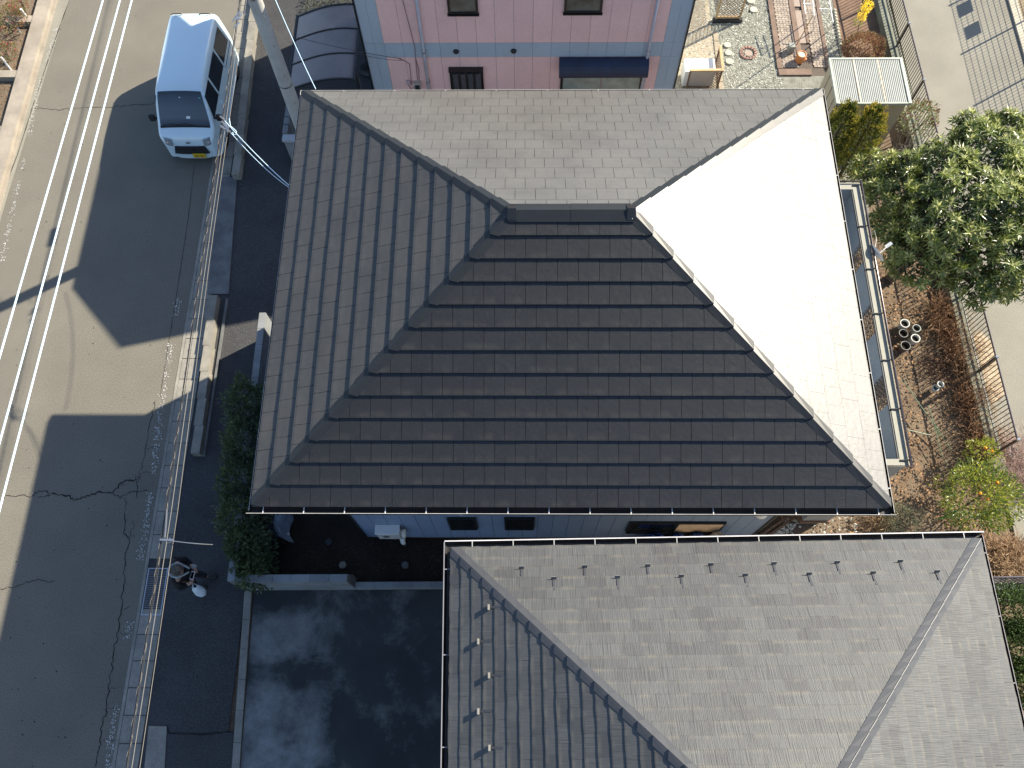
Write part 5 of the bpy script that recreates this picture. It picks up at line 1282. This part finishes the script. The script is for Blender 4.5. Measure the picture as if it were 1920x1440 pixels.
# white pipe frames (laundry rack) at the top
def pf(name, lab, segs, r_=.016):
    m_ = MB()
    for a, b in segs: m_.tube([A(*a), A(*b)], r_, 6)
    return tag(m_.build(name, M_white), lab, 'rack')
pf('laundry_rack', 'white pipe rack standing over the brick path', [((1505, -20, 1.0), (1510, 26, .9)), ((1521, -20, 1.0), (1527, 30, .9)), ((1506, 7, .95), (1520, 8, .95)), ((1510, 26, .9), (1509, 45, 0)), ((1527, 30, .9), (1524, 60, 0))])
pf('laundry_rack', 'white pipe rack beside the soil bed near the railing', [((1552, -20, .8), (1562, 42, .8)), ((1536, 17, .78), (1553, 17, .8)), ((1562, 42, .8), (1552, 60, 0))])
# soil bed with edging stones, flowers, round shrub
sheet('flower_bed', [(12.86, 12.6), (14.15, 12.3), (13.95, 22), (12.95, 22)], .006, mat('bed_soil', (.16, .10, .065), .95, .3, 2, 50, .35, .6))
ed_ = thing('bed_edging', (12.85, 14, 0), 'row of small pale edging stones along the soil bed', 'edging')
pr = None
for k in range(24):
    m_ = MB().lathe(12.86 + .001 * k, 13.3 + .115 * k, [(.05, 0), (.052, .05), (.03, .08)], 8)
    if k < 12 or True: m_.build('edging_stone', M_st, ed_)
ys_ = thing('flowering_plant', (*A(1608, 66, 0)[:2], 0), 'thin plant with bright yellow flower clusters near the railing', 'plant')
b0 = A(1608, 64, 0); t1, t2 = A(1626, 12, 1.1), A(1617, 30, .8)
MB().tube([b0, A(1610, 48, .4), t2], [.014, .01, .005], 5).tube([A(1610, 48, .4), t1], [.01, .005], 5).build('stem', M_bark, ys_)
for cpt, r_, n_ in ((t1, .15, 320), (t2, .13, 240)): lv = Leaves(); blob_leaves(lv, cpt, (r_, r_, r_), n_, .05, .03, .2, 1., .3, zmin=-1); lv.build('flower_cluster', M_yel, ys_, stuff=True)
lv = Leaves(); blob_leaves(lv, A(1612, 34, .6), (.16, .16, .35), 220, .06, .018, .2, 1., .3, zmin=-1); lv.build('foliage', M_ly, ys_)
def bush(name, lab, px_, z, rad, n, L_, W_, m, cat='shrub', m2=None, n2=0, shell=.6, nz=.25, stem=5, jit=.8, flat=False, zmin=-.4):
    p = A(*px_, z); t = thing(name, (p.x, p.y, 0), lab, cat)
    stems((p.x, p.y, 0), [(p.x + rnd.uniform(-.6, .6) * rad[0], p.y + rnd.uniform(-.6, .6) * rad[1], z + rad[2] * rnd.uniform(0, .6)) for _ in range(stem)], .022, .006, M_bark, t, 'stem')
    lv = Leaves(); blob_leaves(lv, (p.x, p.y, z), rad, n, L_, W_, shell, jit, nz, flat=flat, zmin=zmin, holes=nz > .2); lv.build('crown', m, t)
    if m2: lv = Leaves(); blob_leaves(lv, (p.x, p.y, z), tuple(v * 1.03 for v in rad), n2, L_, W_, shell + .25, jit, nz, flat=flat, zmin=0.); lv.build('new_leaves', m2, t)
    return t
bush('round_shrub', 'round clipped shrub of red brown leaves behind the storage shed', (1620, 92), .30, (.58, .52, .36), 3600, .05, .028, M_lr, m2=M_lrg, n2=700, shell=.7, nz=.12)
# storage shed
sh = thing('storage_shed', (12.5, 11.7, 0), 'cream metal storage shed with ribbed white roof beside the railing', 'shed')
c0, c1, c2, c3 = A(1553, 107, 1.9), A(1692, 106, 1.9), A(1712, 193, 1.9), A(1571, 191, 1.9)
X0, X1, Y0, Y1 = (c0.x + c3.x) / 2, (c1.x + c2.x) / 2, (c2.y + c3.y) / 2, (c0.y + c1.y) / 2
M_shw = mat('shed_cream', (.42, .355, .25), .5, .06, 2, 50, .05); M_shr = mat('shed_roof_white', (.40, .415, .385), .35, .06, 3, 60, .05)
MB().box(X0 + .07, X1 - .07, Y0 + .07, Y1 - .07, 0, 1.78).build('shell', M_shw, sh)
for y_ in (Y0 + .35, (Y0 + Y1) / 2, Y1 - .35): MB().box(X0 + .06, X0 + .069, y_ - .006, y_ + .006, .05, 1.76).build('wall_seam', mat('seam', (.20, .17, .12), .7), sh)
MB().box(X0 + .03, X0 + .075, Y0 + .04, Y0 + .10, .02, 1.78).build('corner_post', mat('seam', (.2, .17, .12)), sh)
ro = MB().box(X0, X1, Y0, Y1, 1.79, 1.83).build('roof', M_shr, sh)
MB().box(X0, X0 + .055, Y0, Y1, 1.832, 1.875).box(X1 - .07, X1, Y0, Y1, 1.832, 1.875).box(X0 + .057, X1 - .072, Y1 - .05, Y1, 1.832, 1.875).box(X0 + .057, X1 - .072, Y0, Y0 + .03, 1.832, 1.865).build('roof_rim', mat('shed_rim', (.42, .46, .37), .4), ro)
rb = MB().bar((X0 + .09, Y0 + .035, 1.836), (X0 + .09, Y1 - .055, 1.850), .024, .022).build('roof_rib', M_shr, ro)
k = .045
while X0 + .09 + k < X1 - .09: shift(rb, (k, 0, 0)); k += .045
for x_ in (.33, .66): MB().bar((X0 + (X1 - X0) * x_, Y0 + .04, 1.853), (X0 + (X1 - X0) * x_, Y1 - .06, 1.862), .035, .012).build('roof_seam', mat('seam_rust', (.50, .40, .30), .6, .3, 12), ro)
# lattice cover for an air conditioner near the pink house and a tall lattice screen
def lattice(mb, p0, ux, uz, w_, h_, st=.085, r_=.012, th=.006):
    n_ = int((w_ + h_) / st)
    for sg in (1, -1):
        k = -h_
        while k < w_:
            a0, a1 = k, k + h_; t0, t1 = max(0, -a0 / h_), min(1, (w_ - a0) / h_)
            if t1 > t0:
                q = lambda t: p0 + ux * (a0 + h_ * t) + uz * (h_ * t if sg > 0 else h_ * (1 - t)) + ux.cross(uz) * (.004 * sg)
                mb.bar(q(t0), q(t1), r_, th, up=ux.cross(uz))
            k += st
ux, uz = Vector((1, 0, 0)), Vector((0, 0, 1)); M_latw = mat('lattice_brown', (.13, .065, .035), .6, .2, 8, 60, .1)
lc = thing('lattice_cover', (8.9, 13.4, 0), 'wooden lattice cover box with pale top rails round a white unit', 'lattice cover')
p0, p1 = A(1294, 131, .85), A(1356, 131, .85); yy = p0.y; x0, x1 = p0.x, p1.x
l = MB(); lattice(l, Vector((x0 + .04, yy, .06)), ux, uz, x1 - x0 - .08, .74); l.build('lattice', M_latw, lc)
MB().box(x0, x1 + .02, yy - .035, yy + .035, .81, .86).box(x1 - .035, x1 + .035, yy + .037, yy + .83, .81, .86).build('top_rail', M_woodl, lc)
fr = MB().box(x0, x0 + .045, yy - .02, yy + .02, 0, .808).box(x1 - .045, x1, yy - .02, yy + .02, 0, .808).box(x0 + .046, x1 - .046, yy - .02, yy + .02, .02, .06).box(x1 - .02, x1 + .02, yy + .79, yy + .83, 0, .808); fr.build('frame', M_latw, lc)
l = MB(); lattice(l, Vector((x1, yy + .04, .06)), Vector((0, 1, 0)), uz, .75, .74); l.build('lattice', M_latw, lc)
wu = thing('outdoor_unit', (8.7, 13.4, 0), 'white outdoor unit inside the lattice cover by the pink house', 'air conditioner')
q0, q1 = A(1285, 134, .62), A(1340, 109, .62); MB().box(q0.x, q1.x, q0.y, q1.y, .05, .62).build('casing', M_white, wu, bevel=.01)
MB().box(q0.x + .05, q0.x + .1, q0.y, q1.y, 0, .05).box(q1.x - .1, q1.x - .05, q0.y, q1.y, 0, .05).build('feet', M_dark, wu)
ls = thing('lattice_screen', (9.8, 15.6, 0), 'tall wooden lattice screen panel at the top edge by the patio', 'lattice screen')
p0, p1 = A(1344, 33, .15), A(1386, 33, .15); x0, x1, yy = p0.x, p1.x, p0.y
l = MB(); lattice(l, Vector((x0, yy, .2)), ux, uz, x1 - x0, 1.5, st=.10); l.build('lattice', M_latw, ls)
MB().box(x0 - .04, x0, yy - .03, yy + .03, 0, 1.75).box(x1, x1 + .04, yy - .03, yy + .03, 0, 1.75).box(x0, x1, yy - .025, yy + .025, .14, .198).box(x0, x1, yy - .025, yy + .025, 1.70, 1.75).build('frame', M_woodl, ls)
MB().box(x0 - .1, x1 + .1, yy - .06, yy + .06, 0, .12).build('base', M_dark, ls)
l = MB(); lattice(l, Vector((x0 - .04, yy + .05, .2)), Vector((0, 1, 0)), uz, 1.6, 1.5, st=.10); l.build('lattice', M_black, ls)
tr_ = thing('terrace_roof', (8.8, 17, 0), 'dark translucent terrace roof at the top edge beside the pink house', 'canopy')
MB().box(7.9, 9.5, 16.2, 19.2, 2.3, 2.33).build('roof_sheet', M_poly, tr_)
for x_ in (9.44,): MB().box(x_, x_ + .06, 17.4, 17.46, 0, 2.3).build('post', M_dark, tr_)
# ================================================================== plants east of the houses
for i, (ax, ay, lab, hh) in enumerate(((A(1596, 200, 2.9).x, A(1596, 200, 2.9).y, 'left golden green conifer beside the roof corner', 2.95), (A(1646, 205, 2.7).x, A(1646, 205, 2.7).y, 'right golden green conifer below the storage shed', 2.75))):
    t = thing('conifer', (ax, ay, 0), lab, 'conifer'); MB().tube([(ax, ay, 0), (ax, ay, hh * .8)], [.05, .02], 8).build('trunk', M_bark, t)
    lv = Leaves()
    core = Leaves()
    def cprof(z, th_): return .40 * min(1, (1 - z / hh) * 2.6) ** .55 * (1 + .38 * mnoise.noise(Vector((c(th_) * 2.6, s(th_) * 2.6, z * 1.1 + i * 9))))
    for _ in range(3600):
        z = rnd.random() ** .8 * hh; th_ = rnd.random() * 2 * math.pi; rr = cprof(z, th_) * (.5 + .38 * rnd.random()); p = Vector((ax + c(th_) * rr, ay + s(th_) * rr, z))
        core.quad(p, Vector((c(th_) * .6, s(th_) * .6, .9)) + rdir() * .5, rdir(), rnd.uniform(.05, .10), .035)
    for _ in range(230):        # upright sprays with golden tips
        z = rnd.random() ** .75 * hh * .97; th_ = rnd.random() * 2 * math.pi; rr = cprof(z, th_) * rnd.uniform(.85, 1.08); p = Vector((ax + c(th_) * rr, ay + s(th_) * rr, z)); up_ = Vector((c(th_) * .45, s(th_) * .45, 1)).normalized()
        for k in range(17):
            q = p + up_ * rnd.uniform(-.02, .13) + rdir() * .028; lv.quad(q, up_ + rdir() * .5, rdir(), rnd.uniform(.04, .075), .026)
    core.build('inner_foliage', leafmat('conifer_dark', (.05, .075, .015), (.13, .15, .03), .7, .2, .2), t)
    lv.build('crown', M_lc, t)
bush('photinia_shrub', 'loose shrub with green leaves and red tips beside the railing end', (1722, 225), .85, (.50, .48, .45), 900, .09, .035, leafmat('pale_green_leaf', (.14, .18, .08), (.30, .33, .17), .35, .3), m2=M_lr, n2=230, shell=.4, nz=.4)
bb = thing('bare_shrub', (*A(1700, 290, 0)[:2], 0), 'bare pale twiggy shrub between the conifers and the big tree', 'shrub'); m_ = MB(); b0 = A(1690, 300, 0)
def twig(m_, p, d, L_, r_, dep):
    q = p + d * L_; m_.tube([p, p.lerp(q, .5) + rdir() * L_ * .08, q], [r_, r_ * .8, r_ * .55], 4, caps=False)
    if dep > 0:
        for _ in range(3): twig(m_, q if rnd.random() < .6 else p.lerp(q, .6), (d + rdir() * .75 + Vector((0, 0, .1))).normalized(), L_ * rnd.uniform(.5, .8), r_ * .6, dep - 1)
for _ in range(9): twig(m_, b0, (rdir(.2, 1) + Vector((.2, -.1, .5))).normalized(), .5, .012, 3)
m_.build('twigs', mat('bark_pale', (.32, .28, .24), .9, .2, 8), bb)
# big broad leaved tree
tr = thing('broadleaf_tree', (13.1, 7.3, 0), 'big glossy broad leaved evergreen tree overhanging the railing and the road', 'tree')
lobes = [((1790, 400), 3.1, 1.25), ((1700, 350), 2.7, .85), ((1835, 300), 3.2, .85), ((1730, 475), 2.5, .80), ((1880, 470), 2.9, .85), ((1640, 325), 2.0, .55), ((1812, 245), 3.2, .42), ((1700, 420), 2.3, .80), ((1850, 400), 3.5, .80), ((1905, 300), 3.0, .6), ((1765, 320), 3.3, .7), ((1830, 530), 2.4, .55), ((1905, 380), 3.2, .7), ((1925, 430), 3.0, .8), ((1920, 330), 3.2, .7), ((1900, 520), 2.4, .6), ((1880, 240), 2.8, .45)]
LB = [(A(*p_, z), r_) for p_, z, r_ in lobes]
lv = Leaves(); yg = Leaves(); dk = Leaves(); tips = []
for cc_, r_ in LB:
    for _ in range(int(85 * r_ * r_) + 12):
        d = rdir(-.45, 1); p = cc_ + Vector((d.x * r_, d.y * r_, d.z * r_ * .8)) * (1 + .22 * mnoise.noise(d * 3 + cc_)) * rnd.uniform(.82, 1.03)
        if any((p - c2_).length < r2 * .66 for c2_, r2 in LB): continue
        tips.append((p, d))
for p, d in tips:
    ax_ = (d + Vector((0, 0, .55)) + rdir() * .3).normalized(); n_ = rnd.randint(9, 13); u_ = ax_.cross(Vector((1, .2, 0))).normalized(); v_ = ax_.cross(u_)
    for ring_, (spread, k0, up_) in enumerate(((1.0, .17, .15), (.55, .13, .75))):
        for k in range(n_ if ring_ == 0 else 5):
            t = 2 * math.pi * (k + rnd.random() * .5) / (n_ if ring_ == 0 else 5); o_ = u_ * c(t) + v_ * s(t)
            dd = (o_ * spread + ax_ * (up_ + rnd.uniform(-.25, .25))).normalized(); (yg if ring_ and rnd.random() < .8 else lv).leaf(p + dd * .01, dd, ax_, k0 * 1.12 * rnd.uniform(.75, 1.2), .050 * rnd.uniform(.8, 1.2), .22)
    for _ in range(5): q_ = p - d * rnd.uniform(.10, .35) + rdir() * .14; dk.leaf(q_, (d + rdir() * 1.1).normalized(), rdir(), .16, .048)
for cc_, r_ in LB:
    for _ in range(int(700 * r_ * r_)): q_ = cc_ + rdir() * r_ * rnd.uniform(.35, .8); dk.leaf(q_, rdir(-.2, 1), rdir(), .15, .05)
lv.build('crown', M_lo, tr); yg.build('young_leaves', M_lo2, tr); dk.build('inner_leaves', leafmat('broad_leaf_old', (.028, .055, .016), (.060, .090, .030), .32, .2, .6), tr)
b0 = Vector((13.1, 7.3, 0)); m_ = MB()
fork = Vector((13.15, 7.35, 1.1)); m_.tube([b0, b0.lerp(fork, .5) + Vector((.04, 0, 0)), fork], [.13, .11, .10], 10)
m_.build('trunk', M_bark, tr); m_ = MB()
for cc_, r_ in LB:
    md = fork.lerp(cc_, .5) + Vector((0, 0, -.15)); m_.tube([fork, md, cc_], [.07, .045, .02], 7)
    for _ in range(5): m_.tube([cc_, cc_ + rdir(-.2, 1) * r_ * .8], [.015, .006], 5)
m_.build('limbs', M_bark, tr)

# dry plants, leaf litter
def drytuft(name, lab, px_, rad, n, h_, m=M_dry, w_=.010, cat='dry plant', lean=.5):
    p0_ = A(*px_, 0); t = thing(name, (p0_.x, p0_.y, 0), lab, cat); lv = Leaves()
    for _ in range(n):
        a = rnd.random() * 2 * math.pi; rr = rnd.random() ** .5; b_ = Vector((p0_.x + c(a) * rr * rad[0], p0_.y + s(a) * rr * rad[1], 0))
        d = (Vector((rnd.gauss(0, lean), rnd.gauss(0, lean), 1))).normalized(); q = b_
        for k in range(4):
            d2 = (d + rdir() * .45 + Vector((0, 0, -.12 * k))).normalized(); q2 = q + d2 * h_ / 3.2 * rnd.uniform(.6, 1.1); sx = d2.cross(rdir()).normalized() * w_ / 2
            if q2.z < .01: q2.z = .01
            o_ = len(lv.v); lv.v += [q - sx, q + sx, q2 + sx * .7, q2 - sx * .7]; lv.f.append((o_, o_ + 1, o_ + 2, o_ + 3)); q = q2; d = d2
    lv.build('stalks', m, t); return t
drytuft('dry_shrub', 'upper dry red brown shrub beside the railing below the big tree', (1768, 600), (.33, .55), 560, .45)
drytuft('dry_shrub', 'second dry red brown shrub leaning over the railing', (1800, 665), (.28, .55), 560, .5)
drytuft('dry_shrub', 'third dry red brown shrub beside the small pot stack', (1822, 750), (.28, .50), 560, .5)
drytuft('dry_shrub', 'fourth dry red brown shrub at the lower end of the railing', (1840, 830), (.28, .50), 560, .45)
drytuft('dry_shrub', 'dark dry shrub left of the small pot stack', (1750, 690), (.40, .36), 200, .25, mat('dry_dark', (.09, .045, .03), .9, rv=.3))
drytuft('dry_grass_clump', 'tangled dry grass clump by the corner of the slate roof', (1885, 1050), (.42, .40), 1500, .42, leafmat('dry_straw', (.24, .14, .08), (.44, .32, .20), .8, .25), .012)
drytuft('dry_grass_clump', 'straw coloured clump by the south east corner of the tiled roof', (1650, 975), (.28, .22), 260, .45, M_dryp, .010, lean=1.1)
bush('grey_green_shrub', 'low grey green shrub below the roof corner', (1690, 978), .28, (.45, .38, .30), 1700, .05, .016, M_sage, shell=.3, nz=.4)
yz = bush('citrus_bush', 'bright yellow green citrus bush with small orange fruits', (1835, 935), .75, (.85, .75, .55), 2600, .085, .034, M_ly, m2=leafmat('green_leaf_mid', (.06, .10, .02), (.14, .20, .05), .3, .3), n2=1500, shell=.35, nz=.45)
M_or = mat('orange_fruit', (.75, .28, .02), .4)
for (u, v, z) in ((1852, 936, 1.2), (1848, 840, .9), (1860, 846, .8), (1790, 1001, .8), (1838, 925, 1.25), (1870, 905, 1.1)):
    p = A(u, v, z); MB().lathe(p.x, p.y, [(.005, z - .035), (.025, z - .025), (.036, z), (.025, z + .025), (.005, z + .035)], 10).build('fruit', M_or, yz, smooth=True)
bush('citrus_bush', 'small yellow green bush at the lower end of the railing', (1842, 848), .55, (.36, .30, .30), 700, .075, .03, M_ly, shell=.4, nz=.4)
t = drytuft('pink_twiggy_shrub', 'loose pinkish twiggy shrub over the road edge at the right', (1895, 880), (.55, .75), 900, .6, leafmat('pink_twig', (.34, .22, .20), (.46, .34, .28), .8, .2), .008)
o = MB().lathe(*A(1894, 850, 0)[:2], [(.10, 0), (.13, .12), (.12, .12), (.09, .03)], 14).build('plant_pot', mat('blue_pot', (.10, .22, .33), .4)); tag(o, 'pale blue bowl half hidden under the pinkish shrub', 'bowl')
o = MB().box(*(lambda p: (p.x - .1, p.x + .1, p.y - .06, p.y + .06))(A(1845, 878, .1)), 0, .12).build('clay_planter', M_clay); tag(o, 'small orange clay planter under the citrus bush', 'planter')
for i, ((u, v), rad, lab) in enumerate((((1903, 1150), (.62, .60, .55), 'upper glossy dark green hedge shrub beside the slate roof gutter'), ((1915, 1215), (.60, .58, .55), 'middle glossy green hedge shrub beside the slate roof gutter'), ((1925, 1280), (.55, .50, .5), 'lower glossy green hedge shrub beside the slate roof gutter'))):
    bush('glossy_shrub', lab, (u, v), .6, rad, 4800, .065, .038, M_fir, shell=.4, nz=.14)
lit = Leaves()
for _ in range(7500):
    x, y = rnd.uniform(9.6, 14.3), rnd.uniform(-1.0, 9.0)
    if 13.1 < x < 13.8 and 3.2 < y < 6.0 and rnd.random() < .6: continue
    dn = mnoise.noise(Vector((x * .9, y * .9, 5))) + .15 * (x - 11.5)
    if dn < rnd.uniform(-.25, .35): continue
    lit.quad(Vector((x, y, rnd.uniform(.004, .03))), Vector((rnd.uniform(-1, 1), rnd.uniform(-1, 1), rnd.uniform(-.1, .35))), Vector((0, 0, 1)) + rdir() * .4, rnd.uniform(.04, .085), rnd.uniform(.03, .055))
lit.build('fallen_leaves', leafmat('litter', (.16, .08, .045), (.42, .27, .15), .85, .2, .2), stuff=True)
scatter('pebbles', lambda: (rnd.uniform(9.7, 11.4), rnd.uniform(-.2, 1.3)), 260, .012, .035, M_peb)
scatter('soil_clods', lambda: (rnd.uniform(9., 14.3), rnd.uniform(-.3, 9.)), 5200, .008, .03, mat('clod', (.15, .10, .065), .95, .3, 4, rv=.4))
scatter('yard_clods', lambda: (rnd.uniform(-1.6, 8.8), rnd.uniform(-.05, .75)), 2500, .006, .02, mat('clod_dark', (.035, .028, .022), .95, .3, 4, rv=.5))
# timber strips and step below the balcony
for i, (a_, b_, lab) in enumerate((((1425, 1005), (1490, 960), 'upper brown timber strip on the ground by the house corner'), ((1437, 1007), (1500, 963), 'lower brown timber strip on the ground by the house corner'))):
    o = MB().bar(A(*a_, .02), A(*b_, .02), .05, .04).build('timber_strip', M_wood); tag(o, lab, 'timber')
scatter('step_gravel', lambda: (lambda t, w_: (9.0 + 1.0 * t + w_, .45 + .95 * t + w_ * .2))(rnd.random(), rnd.uniform(-.03, .38)), 500, .010, .028, mat('pebble_white', (.55, .53, .46), .8, rv=.3))
struct(MB().poly([A(*q, 0)[:2] for q in ((1822, 630), (1840, 622), (1858, 640), (1872, 690), (1884, 742), (1866, 752), (1850, 772), (1836, 730), (1828, 680))], .006).build('leaf_strewn_patch', mat('tan_ground', (.36, .29, .20), .95, .3, 5, 50, .35, .5)))
# five ring pots, the small stack, green stakes
rl_ = ['topmost pale ringed plant pot of the group of five', 'small grey plant pot right of the topmost pale pot', 'brown plant pot left in the group of five', 'pale ringed plant pot at the lower right of the group of five', 'lowest brown plant pot with a thin pale rim']
M_pot = mat('pot_pale', (.50, .51, .48), .7, .1, 8); M_potd = mat('pot_brown', (.10, .07, .055), .8, .2, 8); M_potg = mat('pot_grey', (.26, .28, .26), .7, .1, 8)
for i, (u, v, r_, m_) in enumerate(((1697, 606, .115, M_pot), (1719, 615, .10, M_potg), (1694, 625, .11, M_potd), (1717, 634, .11, M_pot), (1698, 648, .12, M_potd))):
    p = A(u, v, .22); t = thing('plant_pot', (p.x, p.y, 0), rl_[i], 'plant pot')
    MB().lathe(p.x, p.y, [(r_ * .75, 0), (r_, .20), (r_, .22), (r_ * .82, .22), (r_ * .78, .12)], 22, capt=False).build('pot_body', m_, t, smooth=False)
    MB().lathe(p.x, p.y, [(r_ * .78, .13), (r_ * .78, .15)], 16).build('pot_soil', M_soil_d, t)
    if i in (2, 4): MB().tube([(p.x + r_ * .93 * c(a), p.y + r_ * .93 * s(a), .222) for a in np.linspace(0, 6.28, 25)], .008, 5, caps=False).build('pot_rim', M_potg, t)
for i, (u, v, z, lab) in enumerate(((1755, 727, .16, 'lower pale pot of the leaning pair by the dry shrubs'), (1764, 720, .28, 'upper pale ring pot of the leaning pair by the dry shrubs'))):
    p = A(u, v, z); o = MB().lathe(p.x, p.y, [(.055, z - .15), (.075, z - .01), (.078, z), (.058, z), (.05, z - .08)], 18, capt=False).build('plant_pot', M_pot); tag(o, lab, 'plant pot')
M_stk = mat('green_stake', (.05, .12, .05), .4, .2, 10)
for i, (P_, lab) in enumerate(((((1687, 703, .35), (1727, 762, .25), (1755, 800, .2), (1785, 845, .1)), 'long green garden stake lying slanted across the dry soil'), (((1740, 760, .3), (1752, 795, .25), (1766, 830, .08)), 'second green stake crossing the long one'),
                               (((1702, 806, .3), (1745, 816, .2)), 'short green stake lying level near the balcony'), (((1752, 800, .25), (1765, 850, .15), (1790, 905, .1)), 'green stake at the lower end of the crossed stakes'))):
    o = MB().tube([A(*q) for q in P_], .010, 6).build('garden_stake', M_stk); tag(o, lab, 'garden stake')
lv = Leaves(); b0 = A(1745, 973, .5)
for k in range(26): lv.quad(b0 + Vector((rnd.uniform(0, 1.1), rnd.uniform(-.05, .12), 0)), Vector((1, .25, .05)) + rdir() * .12, Vector((0, 0, 1)), .5, .02)
o = lv.build('grass_blades', leafmat('green_blade', (.04, .14, .02), (.08, .22, .04), .4, .3), stuff=True)
# azaleas left of the kerb
for i, ((u, v), z, rad, n_, lab) in enumerate((((18, 35), .35, (.42, .55, .32), 1700, 'upper red and green azalea bush in the left bed'), ((8, 98), .30, (.33, .34, .28), 1100, 'lower red and green azalea bush in the left bed'), ((38, 8), .3, (.22, .30, .2), 600, 'small pinkish azalea by the kerb at the top left'))):
    t = bush('azalea_bush', lab, (u, v), z, rad, n_, .05, .022, M_lrg, shell=.5, nz=.35); p = A(u, v, z)
    lv = Leaves(); blob_leaves(lv, (p.x, p.y, z), tuple(q * .98 for q in rad), n_ // 7, .045, .03, .6, .9, .3); lv.build('red_leaves', M_red, t)
pe = Leaves()
for _ in range(420):
    t = rnd.random(); p = A(64 - 32 * t, 128 + 105 * t, .0); pe.quad(Vector((p.x + rnd.gauss(-.06, .05), p.y + rnd.gauss(0, .05), .035)), Vector((rnd.uniform(-1, 1), rnd.uniform(-1, 1), .1)), Vector((0, 0, 1)), .035, .03)
pe.build('red_petals', M_red, stuff=True)
lit = Leaves()
for _ in range(900):
    lit.quad(Vector((rnd.uniform(-11.3, -10.0), rnd.uniform(9, 17), -.03)), Vector((rnd.uniform(-1, 1), rnd.uniform(-1, 1), .1)), Vector((0, 0, 1)), rnd.uniform(.03, .06), .03)
lit.build('bed_leaves', MATS['litter'], stuff=True)
# weeds beside the pink house carport
lv = Leaves(); 
for _ in range(700): p = A(rnd.uniform(570, 665), rnd.uniform(-15, 28), .15); lv.quad(p + rdir() * .1, rdir(-.1, 1), rdir(), .10, .02)
o = lv.build('weeds', leafmat('weed_dark', (.03, .04, .02), (.06, .07, .03), .6, .2), stuff=True)

# ================================================================== groups of look-alikes
GR = {'stepping_stone': 'round stepping stones in the gravel', 'plant_pot': 'plant pots in the gardens', 'drain_cover': 'round drain covers in the yard', 'conifer': 'golden green conifers by the shed',
      'road_railing': 'railings along the right road', 'glossy_shrub': 'glossy hedge shrubs beside the slate roof', 'dry_shrub': 'dry shrubs along the railing', 'garden_stake': 'green stakes on the dry soil',
      'tarp_bundle': 'blue tarp bundles at the wall foot', 'azalea_bush': 'azaleas in the left bed', 'marker_post': 'white posts in the left bed', 'block_kerb': 'low block kerbs beside the verge',
      'timber_strip': 'timber strips by the house corner', 'citrus_bush': 'yellow green bushes by the railing', 'dry_grass_clump': 'dry grass clumps', 'laundry_rack': 'white pipe racks', 'cable_clamp': 'cable clamps', 'pipe_cover': 'white pipe covers',
      'service_wire': 'service wires', 'outdoor_unit': 'outdoor units'}
for o in C.objects:
    if o.parent is None and o.get('category') and not o.get('group'):
        k_ = o.name.split('.')[0]
        if k_ in GR and sum(1 for q in C.objects if q.parent is None and q.name.split('.')[0] == k_) > 1: o['group'] = GR[k_]
